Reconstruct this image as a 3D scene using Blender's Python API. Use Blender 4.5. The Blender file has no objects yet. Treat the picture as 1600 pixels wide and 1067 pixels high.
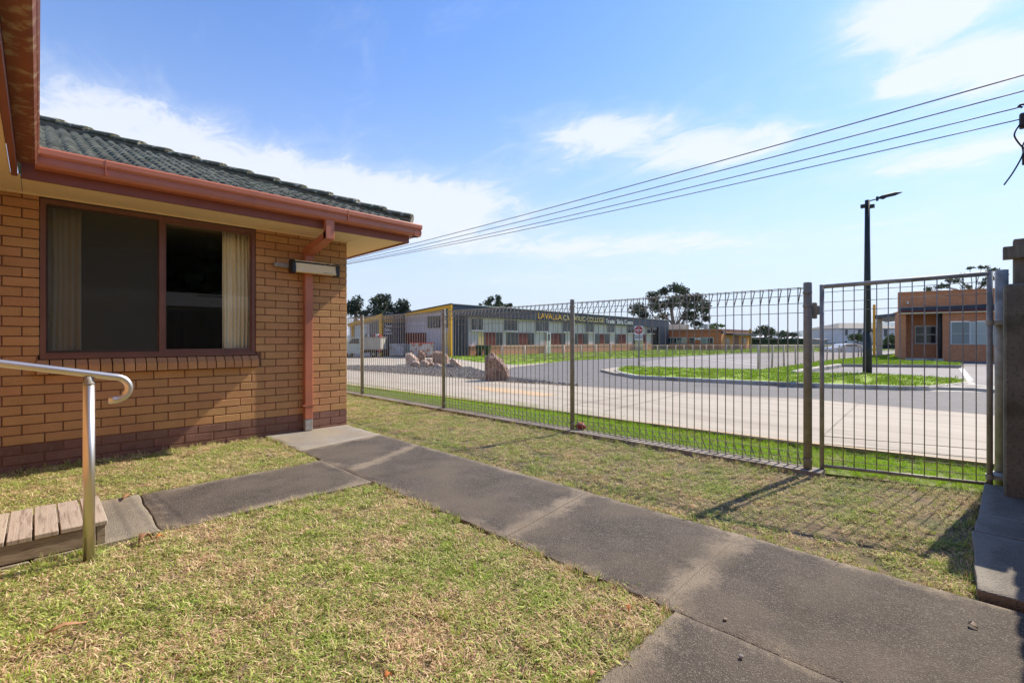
import bpy, bmesh, math, random
import numpy as np
from mathutils import Vector, Matrix, noise
random.seed(7)
SC = bpy.context.scene
COL = SC.collection
R = math.radians
PI = math.pi

# ---------------------------------------------------------------- camera
FOC, CX, HY, CH = 735.0, 800.0, 530.0, 1.2
FX, FY = .7096, .7046           # forward; right = (FY, -FX)
cam = bpy.data.cameras.new('camera')
cam.sensor_width = 36; cam.lens = FOC/1600*36
cam.shift_y = -3.5/1600; cam.clip_start = .05; cam.clip_end = 20000
cam_ob = bpy.data.objects.new('camera', cam); COL.objects.link(cam_ob)
cam_ob.location = (0, 0, CH); cam_ob.rotation_euler = (PI/2, 0, -math.atan2(FX, FY))
SC.camera = cam_ob

# ---------------------------------------------------------------- light, sky
SUN = Vector((1, -.15, .95)).normalized()
w = bpy.data.worlds.new('World'); SC.world = w; w.use_nodes = True
nt = w.node_tree; N = nt.nodes; L = nt.links
def nd(nt, t, **k):
    n = nt.nodes.new(t)
    for a, b in k.items():
        if a in n.inputs.keys(): n.inputs[a].default_value = b
        else: setattr(n, a, b)
    return n
def mth(nt, op, a, b=None, c=None, clamp=False):
    n = nt.nodes.new('ShaderNodeMath'); n.operation = op; n.use_clamp = clamp
    for i, x in enumerate((a, b, c)):
        if x is None: continue
        if isinstance(x, (int, float)): n.inputs[i].default_value = x
        else: nt.links.new(x, n.inputs[i])
    return n.outputs[0]
sky = nd(nt, 'ShaderNodeTexSky', sky_type='NISHITA', sun_disc=False)
sky.sun_elevation = math.asin(SUN.z); sky.sun_rotation = math.atan2(SUN.x, SUN.y)
sky.air_density = 1.15; sky.dust_density = .35; sky.ozone_density = 5.0
tc = N.new('ShaderNodeTexCoord'); sep = N.new('ShaderNodeSeparateXYZ'); L.new(tc.outputs['Generated'], sep.inputs[0])
dx, dy, dz = sep.outputs
el = mth(nt, 'ARCSINE', dz)
az = mth(nt, 'ARCTAN2', dy, dx)            # radians, camera looks to about 0.782
zc = mth(nt, 'ADD', mth(nt, 'MAXIMUM', dz, 0.0), .10)
comb = N.new('ShaderNodeCombineXYZ')
L.new(mth(nt, 'DIVIDE', dx, zc), comb.inputs[0]); L.new(mth(nt, 'DIVIDE', dy, zc), comb.inputs[1])
mapn = nd(nt, 'ShaderNodeMapping'); mapn.inputs['Rotation'].default_value = (0, 0, R(45)); mapn.inputs['Scale'].default_value = (1.0, .55, 1)
mapn.inputs['Rotation'].default_value = (0, 0, R(-45)); mapn.inputs['Location'].default_value = (3.1, 1.7, 0)
L.new(comb.outputs[0], mapn.inputs[0])
n1 = nd(nt, 'ShaderNodeTexNoise', Scale=1.1, Detail=9.0, Roughness=.56, Distortion=.25); L.new(mapn.outputs[0], n1.inputs['Vector'])
n2 = nd(nt, 'ShaderNodeTexNoise', Scale=6.5, Detail=13.0, Roughness=.70, Distortion=.6); L.new(mapn.outputs[0], n2.inputs['Vector'])
def skydir(px, py):
    a = math.atan2(FY, FX) - math.atan((px-CX)/FOC)
    e = math.atan((HY-py)/math.hypot(FOC, px-CX)); return a, e
cov = None
for px, py, sa, se, amp in ((930, 210, .16, .052, .36), (1130, 235, .15, .035, .25), (400, 275, .32, .055, .28), (640, 320, .26, .05, .30), (150, 130, .2, .05, .12),
                            (1440, 12, .13, .055, .35), (1570, 95, .10, .042, .31), (1420, 128, .045, .018, .40), (1020, 385, .26, .030, .30),
                            (200, 190, .25, .06, .10), (1500, 240, .12, .02, .22), (700, 375, .20, .04, .20), (900, 440, .5, .025, .12), (-900, 200, .6, .2, .15), (2900, 180, .5, .2, .15)):
    a0, e0 = skydir(px, py)
    u = mth(nt, 'POWER', mth(nt, 'DIVIDE', mth(nt, 'SUBTRACT', az, a0), sa), 2.0)
    v = mth(nt, 'POWER', mth(nt, 'ABSOLUTE', mth(nt, 'DIVIDE', mth(nt, 'SUBTRACT', el, e0), se)), 2.0)
    g = mth(nt, 'MULTIPLY', mth(nt, 'EXPONENT', mth(nt, 'MULTIPLY', mth(nt, 'ADD', u, v), -1.0)), amp)
    cov = g if cov is None else mth(nt, 'ADD', cov, g)
dens = mth(nt, 'ADD', mth(nt, 'ADD', mth(nt, 'MULTIPLY', n1.outputs[0], .48), mth(nt, 'MULTIPLY', n2.outputs[0], .52)), cov)
cl = nd(nt, 'ShaderNodeMapRange', clamp=True); cl.interpolation_type = 'SMOOTHSTEP'
cl.inputs['From Min'].default_value = .60; cl.inputs['From Max'].default_value = .80; L.new(dens, cl.inputs['Value'])
hz = mth(nt, 'EXPONENT', mth(nt, 'MULTIPLY', mth(nt, 'POWER', mth(nt, 'DIVIDE', mth(nt, 'MAXIMUM', el, 0.0), .30), 1.7), -1.0))
hzf = mth(nt, 'MULTIPLY', hz, .96)
mx1 = nd(nt, 'ShaderNodeMix', data_type='RGBA'); L.new(hzf, mx1.inputs['Factor']); tintn = nd(nt, 'ShaderNodeMix', data_type='RGBA', blend_type='MULTIPLY'); tintn.inputs['Factor'].default_value = 1; tintn.inputs['B'].default_value = (.62,.82,1.09,1); L.new(sky.outputs[0], tintn.inputs['A']); L.new(tintn.outputs['Result'], mx1.inputs['A'])
mx1.inputs['B'].default_value = (3.95, 4.4, 4.95, 1)
mx2 = nd(nt, 'ShaderNodeMix', data_type='RGBA'); veil = nd(nt, 'ShaderNodeMapRange', clamp=True); veil.interpolation_type = 'SMOOTHSTEP'; veil.inputs['From Min'].default_value = .50; veil.inputs['From Max'].default_value = .88; L.new(dens, veil.inputs['Value'])
L.new(mth(nt, 'MAXIMUM', mth(nt, 'MULTIPLY', cl.outputs[0], .82), mth(nt, 'MULTIPLY', veil.outputs[0], .52)), mx2.inputs['Factor']); L.new(mx1.outputs['Result'], mx2.inputs['A'])
mx2.inputs['B'].default_value = (4.8, 4.95, 5.2, 1)
bg = N['Background']; L.new(mx2.outputs['Result'], bg.inputs[0]); bg.inputs[1].default_value = .10
sun = bpy.data.lights.new('sun', 'SUN'); sun.energy = 3.35; sun.angle = R(.5); sun.color = (1, .885, .73)
sun_ob = bpy.data.objects.new('sun', sun); COL.objects.link(sun_ob); sun_ob.location = (20, -5, 30)
sun_ob.rotation_euler = (-SUN).to_track_quat('-Z', 'Y').to_euler()
SC.view_settings.view_transform = 'Standard'; SC.view_settings.look = 'None'
SC.view_settings.exposure = 1.02; SC.view_settings.gamma = 1.0; SC.view_settings.use_curve_mapping = False
SC.render.engine = 'CYCLES'
SC.cycles.max_bounces = 8; SC.cycles.transparent_max_bounces = 24; SC.cycles.use_denoising = True
SC.cycles.caustics_reflective = False; SC.cycles.caustics_refractive = False

# ---------------------------------------------------------------- measuring helpers (photo measurement -> point of the place)
def ray(px):
    t = (px-CX)/FOC
    return FX + t*FY, FY - t*FX
def gp(px, py, z=0.0):                       # point on a level surface of height z
    d = (CH-z)*FOC/(py-HY); rx, ry = ray(px); return (rx*d, ry*d)
def xat(px, Y): rx, ry = ray(px); return Y*rx/ry
def yat(px, X): rx, ry = ray(px); return X*ry/rx
def depth(x, y): return FX*x+FY*y
def zat(py, d): return CH+(HY-py)*d/FOC
def dp(px, d): rx, ry = ray(px); return (rx*d, ry*d)   # point at a distance d

# ---------------------------------------------------------------- mesh helpers
class MB:
    def __init__(s): s.v = []; s.f = []; s.m = []
    def add(s, vs, fs, mi=0):
        o = len(s.v); s.v += [tuple(p) for p in vs]; s.f += [tuple(i+o for i in f) for f in fs]; s.m += [mi]*len(fs); return s
    def box(s, x0, x1, y0, y1, z0, z1, mi=0):
        return s.add([(x0,y0,z0),(x1,y0,z0),(x1,y1,z0),(x0,y1,z0),(x0,y0,z1),(x1,y0,z1),(x1,y1,z1),(x0,y1,z1)],
                     [(0,3,2,1),(4,5,6,7),(0,1,5,4),(1,2,6,5),(2,3,7,6),(3,0,4,7)], mi)
    def cbox(s, x0, x1, y0, y1, z0, z1, c=.004, mi=0):     # chamfered box
        vs = []; X, Y, Z = (x0,x1), (y0,y1), (z0,z1)
        idx = {}
        for i in (0,1):
            for j in (0,1):
                for k in (0,1):
                    sx, sy, sz = (c if i == 0 else -c), (c if j == 0 else -c), (c if k == 0 else -c)
                    for a, p in (('x',(X[i],Y[j]+sy,Z[k]+sz)),('y',(X[i]+sx,Y[j],Z[k]+sz)),('z',(X[i]+sx,Y[j]+sy,Z[k]))):
                        idx[(i,j,k,a)] = len(vs); vs.append(p)
        F = []
        g = lambda i,j,k,a: idx[(i,j,k,a)]
        F += [(g(0,0,0,'x'),g(0,0,1,'x'),g(0,1,1,'x'),g(0,1,0,'x')),(g(1,0,0,'x'),g(1,1,0,'x'),g(1,1,1,'x'),g(1,0,1,'x')),
              (g(0,0,0,'y'),g(1,0,0,'y'),g(1,0,1,'y'),g(0,0,1,'y')),(g(0,1,0,'y'),g(0,1,1,'y'),g(1,1,1,'y'),g(1,1,0,'y')),
              (g(0,0,0,'z'),g(0,1,0,'z'),g(1,1,0,'z'),g(1,0,0,'z')),(g(0,0,1,'z'),g(1,0,1,'z'),g(1,1,1,'z'),g(0,1,1,'z'))]
        for i in (0,1):
            for j in (0,1):
                F.append((g(i,j,0,'x'),g(i,j,1,'x'),g(i,j,1,'y'),g(i,j,0,'y')))
                F.append((g(i,0,j,'x'),g(i,1,j,'x'),g(i,1,j,'z'),g(i,0,j,'z')))
                F.append((g(0,i,j,'y'),g(1,i,j,'y'),g(1,i,j,'z'),g(0,i,j,'z')))
                for k in (0,1): F.append((g(i,j,k,'x'),g(i,j,k,'y'),g(i,j,k,'z')))
        return s.add(vs, F, mi)
    def obox(s, p, q, z0, z1, t0, t1, mi=0, z0b=None, z1b=None):   # upright box from plan point p to q; t0..t1 along the left normal
        p = Vector(p[:2]); q = Vector(q[:2]); u = (q-p).normalized(); n = Vector((-u.y, u.x))
        z0b = z0 if z0b is None else z0b; z1b = z1 if z1b is None else z1b
        a, b, c, d = p+n*t0, q+n*t0, q+n*t1, p+n*t1
        return s.add([(a.x,a.y,z0),(b.x,b.y,z0b),(c.x,c.y,z0b),(d.x,d.y,z0),(a.x,a.y,z1),(b.x,b.y,z1b),(c.x,c.y,z1b),(d.x,d.y,z1)],
                     [(0,3,2,1),(4,5,6,7),(0,1,5,4),(1,2,6,5),(2,3,7,6),(3,0,4,7)], mi)
    def tube(s, pts, r, n=8, mi=0, closed=False, radii=None):
        P = [Vector(p) for p in pts]; o = len(s.v); rings = []
        ref = None
        for i, p in enumerate(P):
            a = P[i-1] if (i > 0 or closed) else P[i]; b = P[(i+1) % len(P)] if (i < len(P)-1 or closed) else P[i]
            t = (b-a).normalized()
            if ref is None: ref = t.cross(Vector((0,0,1))); ref = ref.normalized() if ref.length > .05 else t.cross(Vector((0,1,0))).normalized()
            ref = (ref - t*ref.dot(t)).normalized(); bi = t.cross(ref)
            rr = radii[i] if radii else r
            rings.append([p+ref*math.cos(2*PI*k/n)*rr+bi*math.sin(2*PI*k/n)*rr for k in range(n)])
        vs = [v for g in rings for v in g]; fs = []
        m = len(P)
        for i in range(m if closed else m-1):
            for k in range(n):
                fs.append((i*n+k, i*n+(k+1)%n, ((i+1)%m)*n+(k+1)%n, ((i+1)%m)*n+k))
        if not closed: fs += [tuple(reversed(range(n))), tuple(range((m-1)*n, m*n))]
        return s.add(vs, fs, mi)
    def prism(s, poly, z0, z1, mi=0, bottom=True):
        n = len(poly); A = sum(poly[i][0]*poly[(i+1)%n][1]-poly[(i+1)%n][0]*poly[i][1] for i in range(n))
        if A < 0: poly = poly[::-1]
        vs = [(p[0],p[1],z0) for p in poly]+[(p[0],p[1],z1) for p in poly]
        fs = [tuple(range(n, 2*n))]+[(i,(i+1)%n,n+(i+1)%n,n+i) for i in range(n)]
        if bottom: fs.append(tuple(reversed(range(n))))
        return s.add(vs, fs, mi)
    def xprism(s, prof, x0, x1, mi=0):          # profile in (y,z), along x
        n = len(prof); vs = [(x0,)+tuple(p) for p in prof]+[(x1,)+tuple(p) for p in prof]
        return s.add(vs, [(i,(i+1)%n,n+(i+1)%n,n+i) for i in range(n)]+[tuple(reversed(range(n))), tuple(range(n,2*n))], mi)
    def yprism(s, prof, y0, y1, mi=0):          # profile in (x,z), along y
        n = len(prof); vs = [(p[0],y0,p[1]) for p in prof]+[(p[0],y1,p[1]) for p in prof]
        return s.add(vs, [(i,(i+1)%n,n+(i+1)%n,n+i) for i in range(n)]+[tuple(reversed(range(n))), tuple(range(n,2*n))], mi)
    def mesh(s, name, mats, smooth=False, fix=True):
        me = bpy.data.meshes.new(name); me.from_pydata(s.v, [], s.f)
        for m in (mats if isinstance(mats, (list, tuple)) else [mats]): me.materials.append(m)
        me.polygons.foreach_set('material_index', s.m)
        if fix:
            bm = bmesh.new(); bm.from_mesh(me); bmesh.ops.recalc_face_normals(bm, faces=bm.faces); bm.to_mesh(me); bm.free()
        if smooth: me.polygons.foreach_set('use_smooth', [True]*len(me.polygons))
        me.update(); return me
    def build(s, name, mats, parent=None, smooth=False, kind=None, fix=True):
        return put(s.mesh(name, mats, smooth, fix), name, parent, kind=kind)
def wloc(o):
    v = Vector(o.location)
    while o.parent: o = o.parent; v = v + o.location
    return v
def put(me, name, parent=None, loc=(0,0,0), rot=None, kind=None, label=None):
    o = bpy.data.objects.new(name, me); COL.objects.link(o)
    o.location = loc
    if parent: o.parent = parent; o.location = Vector(loc)-wloc(parent)
    if rot: o.rotation_euler = rot
    if kind: o['kind'] = kind
    if label: o['label'] = label
    return o
def tag(o, label=None, cat=None, group=None, kind=None):
    for k, v in (('label', label), ('category', cat), ('group', group), ('kind', kind)):
        if v: o[k] = v
    return o
def thing(name, label, cat, loc=(0,0,0), group=None, rotz=0):
    o = bpy.data.objects.new(name, None); COL.objects.link(o); o.location = loc; o.empty_display_size = .2
    o.rotation_euler = (0,0,rotz)
    return tag(o, label, cat, group)
def copy_tree(o, parent=None):
    c = o.copy(); COL.objects.link(c); c.parent = parent
    for ch in [x for x in o.children]: copy_tree(ch, c)
    return c

# ---------------------------------------------------------------- materials
def lin(r, g, b):
    f = lambda c: ((c/255+.055)/1.055)**2.4 if c/255 > .04045 else c/255/12.92
    return (f(r), f(g), f(b))
def pm(name, c1, c2=None, scale=6.0, rough=.8, bump=.0, bscale=60.0, metal=0.0, detail=5.0, rnd=0.0, c3=None, s3=1.5, spots=None, sscale=200.0, samt=.5, spec=.5, coord='pos', stretch=None, lo=.35, hi=.65, bdist=.004, rvar=0.0):
    m = bpy.data.materials.new(name); m.use_nodes = True; t = m.node_tree; b = t.nodes['Principled BSDF']
    b.inputs['Roughness'].default_value = rough; b.inputs['Metallic'].default_value = metal; b.inputs['Specular IOR Level'].default_value = spec
    if coord == 'pos': src = t.nodes.new('ShaderNodeNewGeometry').outputs['Position']
    else: src = t.nodes.new('ShaderNodeTexCoord').outputs['Object']
    if stretch:
        mp = t.nodes.new('ShaderNodeMapping'); mp.inputs['Scale'].default_value = stretch; t.links.new(src, mp.inputs[0]); src = mp.outputs[0]
    def noi(sc, dt=5.0, ro=.55):
        n = nd(t, 'ShaderNodeTexNoise', Scale=sc, Detail=dt, Roughness=ro); t.links.new(src, n.inputs['Vector']); return n.outputs[0]
    def ramp(x, a, bb):
        r = nd(t, 'ShaderNodeMapRange', clamp=True); r.inputs['From Min'].default_value = a; r.inputs['From Max'].default_value = bb
        t.links.new(x, r.inputs['Value']); return r.outputs[0]
    def mix(f, a, bb):
        x = nd(t, 'ShaderNodeMix', data_type='RGBA')
        if isinstance(f, float): x.inputs['Factor'].default_value = f
        else: t.links.new(f, x.inputs['Factor'])
        for k, v in (('A', a), ('B', bb)):
            if isinstance(v, tuple): x.inputs[k].default_value = (*v[:3], 1)
            else: t.links.new(v, x.inputs[k])
        return x.outputs['Result']
    c = mix(ramp(noi(scale, detail), lo, hi), c1, c2 or c1)
    if c3: c = mix(ramp(noi(s3, 4.0), .52, .66), c, c3)
    if spots: c = mix(mth(t, 'MULTIPLY', ramp(noi(sscale, 2.0, .5), .56, .64), samt), c, spots)
    if rnd:
        oi = t.nodes.new('ShaderNodeObjectInfo')
        hs = nd(t, 'ShaderNodeHueSaturation'); t.links.new(c, hs.inputs['Color'])
        t.links.new(mth(t, 'ADD', mth(t, 'MULTIPLY', oi.outputs['Random'], rnd), 1-rnd/2), hs.inputs['Value'])
        hs2 = mth(t, 'FRACT', mth(t, 'MULTIPLY', oi.outputs['Random'], 37.7))
        t.links.new(mth(t, 'ADD', mth(t, 'MULTIPLY', hs2, .012), .494), hs.inputs['Hue'])
        c = hs.outputs[0]
    t.links.new(c, b.inputs['Base Color'])
    if rvar: t.links.new(mth(t, 'ADD', mth(t, 'MULTIPLY', noi(scale*3), rvar), rough-rvar/2), b.inputs['Roughness'])
    if bump:
        bp = nd(t, 'ShaderNodeBump', Strength=bump, Distance=bdist); t.links.new(noi(bscale, 6.0, .6), bp.inputs['Height']); t.links.new(bp.outputs[0], b.inputs['Normal'])
    return m
M = {}
M['brick'] = pm('brick_tan', (.50,.265,.108), (.56,.305,.128), 5, .9, .9, 70, rnd=.15, spots=(.33,.17,.07), sscale=140, samt=.5, bdist=.006)
M['brick_dark'] = pm('brick_brown', (.19,.095,.065), (.24,.125,.088), 6, .9, .9, 70, rnd=.25, spots=(.3,.22,.18), sscale=30, samt=.18, bdist=.006)
M['mortar'] = pm('mortar', (.18,.085,.045), (.22,.11,.06), 20, .95, .6, 120)
M['terracotta_paint'] = pm('terracotta_paint', (.48,.165,.09), (.53,.185,.10), 3, .36, .05, 30, c3=(.42,.15,.085), s3=2.2, rvar=.15)
M['fascia'] = pm('fascia_paint', (.23,.075,.05), (.26,.09,.06), 2.5, .55, .1, 40)
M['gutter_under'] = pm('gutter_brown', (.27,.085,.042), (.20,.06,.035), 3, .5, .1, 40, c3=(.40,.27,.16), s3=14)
M['frame'] = pm('window_frame_brown', (.17,.075,.05), (.20,.09,.062), 5, .5, .05, 60)
M['soffit'] = pm('soffit_cream', (.84,.68,.44), (.88,.72,.48), 1.5, .8, .1, 40)
M['tile'] = pm('roof_tile', (.075,.078,.052), (.125,.122,.09), 9, .85, .4, 50, rnd=.45, spots=(.42,.41,.33), sscale=17, samt=.7, spec=.12, c3=(.06,.085,.05), s3=4, bdist=.01)
M['tile_edge'] = pm('tile_front_edge', (.20,.205,.155), (.36,.355,.28), 9, .9, .3, 40, rnd=.4)
M['mortar_bed'] = pm('ridge_mortar', (.30,.28,.23), (.17,.17,.14), 14, .95, .8, 40)
M['curtain'] = pm('curtain_cloth', (.93,.80,.54), (.95,.84,.60), 3, .9, .1, 200)
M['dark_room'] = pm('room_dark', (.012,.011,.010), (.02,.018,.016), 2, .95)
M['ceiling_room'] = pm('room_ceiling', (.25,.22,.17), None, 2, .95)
M['black'] = pm('black_plastic', (.012,.012,.012), (.02,.02,.02), 20, .45)
M['cream_metal'] = pm('cream_metal', (.88,.73,.41), (.84,.69,.38), 8, .4)
M['cord'] = pm('cord', (.20,.20,.20), (.45,.44,.42), 8, .5)
M['steel'] = pm('stainless', (.72,.64,.54), (.78,.70,.60), 10, .36, .02, 300, metal=1.0, stretch=(1,1,.05))
M['galv'] = pm('galvanised_steel', (.31,.295,.26), (.43,.415,.375), 14, .62, .1, 60, metal=.25, c3=(.24,.22,.18), s3=5)
M['galv_dark'] = pm('weathered_fence_steel', (.25,.24,.20), (.34,.325,.28), 14, .7, .1, 60, metal=.15)
M['wire'] = pm('fence_wire', (.25,.235,.20), (.36,.34,.29), 12, .6, 0, metal=.15)
M['timber'] = pm('weathered_timber', (.35,.285,.22), (.46,.385,.305), 5, .85, .5, 12, rnd=.2, c3=(.25,.20,.155), s3=2.5, stretch=(20,1.3,6), spots=(.2,.14,.1), sscale=5, samt=.45)
M['timber_x'] = pm('weathered_timber_long', (.28,.22,.15), (.38,.31,.22), 7, .85, .5, 30, rnd=.2, stretch=(1,5,7), spots=(.15,.11,.07), sscale=8, samt=.5)
M['paling'] = pm('paling_timber', (.14,.12,.085), (.22,.19,.14), 6, .9, .5, 30, rnd=.35, stretch=(5,5,.7))
M['concrete_post'] = pm('concrete_post', (.17,.16,.125), (.25,.235,.19), 5, .93, .5, 50, c3=(.11,.105,.075), s3=3, spots=(.09,.085,.07), sscale=60, samt=.6)
M['soil'] = pm('lawn_soil', (.11,.08,.045), (.24,.18,.095), 14, .97, .9, 60, c3=(.09,.10,.035), s3=2.0, bdist=.01)
M['verge_soil'] = pm('verge_soil', (.13,.17,.03), (.20,.24,.05), 9, .95, .8, 50, c3=(.24,.19,.10), s3=2.5, bdist=.01)
M['earth'] = pm('ground_earth', (.16,.15,.08), (.22,.20,.11), .5, .97)
M['kerb'] = pm('kerb_concrete', (.44,.41,.35), (.52,.49,.42), 4, .9, .4, 60, c3=(.24,.22,.19), s3=1.2)
M['kerb_dark'] = pm('plinth_concrete', (.27,.235,.195), (.36,.32,.27), 5, .93, .5, 60, c3=(.20,.17,.14), s3=3)
M['drive'] = pm('driveway_concrete', (.41,.355,.275), (.455,.40,.315), 1.4, .85, .15, 80, c3=(.34,.29,.225), s3=.9, spots=(.27,.23,.18), sscale=3.2, samt=.35, stretch=(2.0,.35,1))
M['asphalt'] = pm('asphalt', (.125,.118,.113), (.155,.147,.14), 2.5, .85, .8, 110, spots=(.40,.38,.36), sscale=70, samt=.5, bdist=.006, c3=(.105,.10,.097), s3=.35)
M['asphalt_lot'] = pm('car_park_asphalt', (.23,.21,.195), (.27,.25,.235), .8, .85, .3, 60, c3=(.19,.175,.165), s3=.3, stretch=(.35,1.4,1))
M['yellow_line'] = pm('road_paint_yellow', (.60,.40,.20), (.52,.41,.28), 5, .75, 0)
M['white_line'] = pm('road_paint_white', (.72,.70,.66), (.6,.58,.55), 5, .75, 0)
M['gravel_bed'] = pm('gravel_bed', (.16,.14,.125), (.25,.225,.205), 22, .95, .8, 60, spots=(.42,.40,.37), sscale=30, samt=.6, bdist=.02)
M['far_grass'] = pm('far_grass_ground', (.20,.32,.010), (.25,.37,.016), 1.2, .9, .6, 25, c3=(.24,.33,.035), s3=.6, bdist=.02)
M['navy'] = pm('navy_cladding', (.018,.028,.055), (.024,.035,.065), 1.5, .5)
M['grey_clad'] = pm('grey_cladding', (.50,.43,.445), (.55,.48,.495), 1.0, .6)
M['red_clad'] = pm('red_cladding', (.13,.016,.012), (.15,.02,.015), 1.5, .55)
M['yellow_trim'] = pm('yellow_trim', (.78,.40,.015), (.72,.37,.015), 2, .5)
M['brick_orange'] = pm('brick_orange', (.54,.215,.10), (.62,.265,.13), 5, .9, .3, 30, spots=(.42,.16,.08), sscale=9, samt=.4)
M['brick_orange2'] = pm('brick_orange_warm', (.52,.155,.065), (.58,.185,.08), 5, .9, .3, 30)
M['plinth_brick'] = pm('brick_plinth', (.56,.22,.135), (.62,.26,.165), 5, .9, .2, 30)
M['plinth_cap'] = pm('plinth_cap', (.62,.38,.27), None, 5, .9)
M['glass_dark'] = pm('far_glass_dark', (.02,.024,.028), (.045,.05,.055), 1.2, .12, 0, spec=.6)
M['blind'] = pm('window_blind', (.44,.47,.42), (.50,.53,.47), 1.0, .35)
M['blind_dark'] = pm('window_blind_dark', (.24,.27,.25), (.28,.31,.29), 1.0, .3)  # darker grey-green tone, also used on shed wall, boundary fence and trim
M['tan_panel'] = pm('tan_blind', (.62,.47,.24), (.55,.38,.16), 3, .6)
M['alu_white'] = pm('white_aluminium', (.62,.62,.60), None, 5, .5)
M['tin'] = pm('roof_tin', (.62,.62,.60), (.55,.55,.54), .5, .5)
M['white_wall'] = pm('white_render', (.70,.68,.65), (.64,.62,.60), .6, .85)
M['grey_roof'] = pm('grey_roof_tile', (.11,.107,.10), (.14,.135,.125), 2, .8)
M['beige'] = pm('beige_panel', (.56,.44,.32), (.62,.50,.38), 2, .8)
M['dark_green_plastic'] = pm('bin_green', (.012,.03,.018), (.018,.04,.024), 5, .45)
M['rust'] = pm('rusty_white_paint', (.56,.53,.50), (.46,.43,.41), 3, .7, c3=(.34,.12,.055), s3=3.5, spots=(.36,.15,.08), sscale=5, samt=.8)
M['skip_white'] = pm('skip_white', (.58,.60,.62), (.48,.50,.52), 3, .6, c3=(.35,.33,.31), s3=3)
M['skip_red'] = pm('skip_red', (.50,.02,.025), None, 3, .5)
M['truck_body'] = pm('truck_beige', (.46,.44,.37), (.42,.40,.34), 3, .6)
M['truck_cab'] = pm('truck_pale_green', (.48,.53,.46), (.42,.47,.40), 2, .35)
M['tyre'] = pm('tyre_rubber', (.02,.02,.02), None, 9, .8)
M['rock'] = pm('rock_red', (.22,.13,.095), (.42,.27,.20), 9, .95, 1.0, 22, c3=(.17,.11,.085), s3=4, bdist=.05, spots=(.55,.47,.40), sscale=22, samt=.5)
M['rock_pale'] = pm('rock_pale', (.36,.25,.19), (.62,.48,.38), 8, .95, 1.0, 22, c3=(.36,.24,.18), s3=3, bdist=.03)
M['rock_grey'] = pm('rock_grey', (.30,.30,.30), (.38,.37,.36), 5, .92, .8, 18, bdist=.03)
M['leaf_dark'] = pm('foliage_dark', (.030,.048,.022), (.055,.078,.032), .8, .7, 0, detail=3)
M['leaf_gum'] = pm('foliage_gum', (.055,.082,.030), (.105,.135,.055), .5, .65, 0, detail=3, c3=(.11,.085,.055), s3=.7)
M['leaf_bright'] = pm('foliage_bright', (.10,.14,.03), (.15,.19,.05), .8, .65, 0, detail=3)
M['bark'] = pm('bark', (.22,.17,.13), (.32,.26,.21), 3, .9)
M['pole_black'] = pm('pole_paint_black', (.013,.018,.017), (.02,.025,.024), 4, .6)
M['hill'] = pm('hill_forest', (.045,.08,.075), (.06,.10,.09), .004, .95)
M['sign_red'] = pm('sign_red', (.52,.02,.03), None, 5, .4)
M['sign_white'] = pm('sign_white', (.80,.80,.80), None, 5, .5)
M['sign_black'] = pm('sign_black', (.02,.02,.02), None, 5, .5)
M['orange_text'] = pm('lettering_orange', (.85,.45,.02), None, 5, .5)
M['pale_text'] = pm('lettering_pale_yellow', (.70,.55,.20), None, 5, .5)
M['white_text'] = pm('lettering_white', (.85,.85,.85), None, 5, .5)
M['dead_leaf'] = pm('dead_leaf', (.42,.24,.12), (.30,.15,.07), 30, .7)
M['orange_leaf'] = pm('orange_leaf', (.55,.20,.04), (.45,.14,.03), 30, .7)
M['cloth_red'] = pm('faded_red_plastic', (.42,.06,.05), (.30,.05,.04), 20, .6)
M['car_paint'] = pm('car_paint_silver', (.62,.62,.62), None, 5, .3, metal=.3)

def glass_mat():
    m = bpy.data.materials.new('window_glass'); m.use_nodes = True; t = m.node_tree
    for n in list(t.nodes): t.nodes.remove(n)
    o = t.nodes.new('ShaderNodeOutputMaterial'); g = nd(t, 'ShaderNodeBsdfGlossy', Roughness=.015); tr = t.nodes.new('ShaderNodeBsdfTransparent')
    tr.inputs[0].default_value = (.93,.95,.93,1); fr = nd(t, 'ShaderNodeLayerWeight', Blend=.5)
    mx = t.nodes.new('ShaderNodeMixShader'); t.links.new(mth(t, 'ADD', mth(t, 'MULTIPLY', mth(t, 'POWER', fr.outputs['Facing'], 5.0), .9), .10, clamp=True), mx.inputs[0])
    t.links.new(tr.outputs[0], mx.inputs[1]); t.links.new(g.outputs[0], mx.inputs[2]); t.links.new(mx.outputs[0], o.inputs[0]); return m
M['glass'] = glass_mat()
def alpha_mat(name, col, a):
    m = bpy.data.materials.new(name); m.use_nodes = True; t = m.node_tree
    for n in list(t.nodes): t.nodes.remove(n)
    o = t.nodes.new('ShaderNodeOutputMaterial'); g = nd(t, 'ShaderNodeBsdfDiffuse'); g.inputs[0].default_value = (*col, 1); tr = t.nodes.new('ShaderNodeBsdfTransparent')
    mx = t.nodes.new('ShaderNodeMixShader'); mx.inputs[0].default_value = a
    t.links.new(tr.outputs[0], mx.inputs[1]); t.links.new(g.outputs[0], mx.inputs[2]); t.links.new(mx.outputs[0], o.inputs[0]); return m
M['flyscreen'] = alpha_mat('flyscreen_mesh', (.10,.105,.09), .36)
M['net'] = alpha_mat('fine_wire_mesh', (.55,.40,.28), .27)

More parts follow.
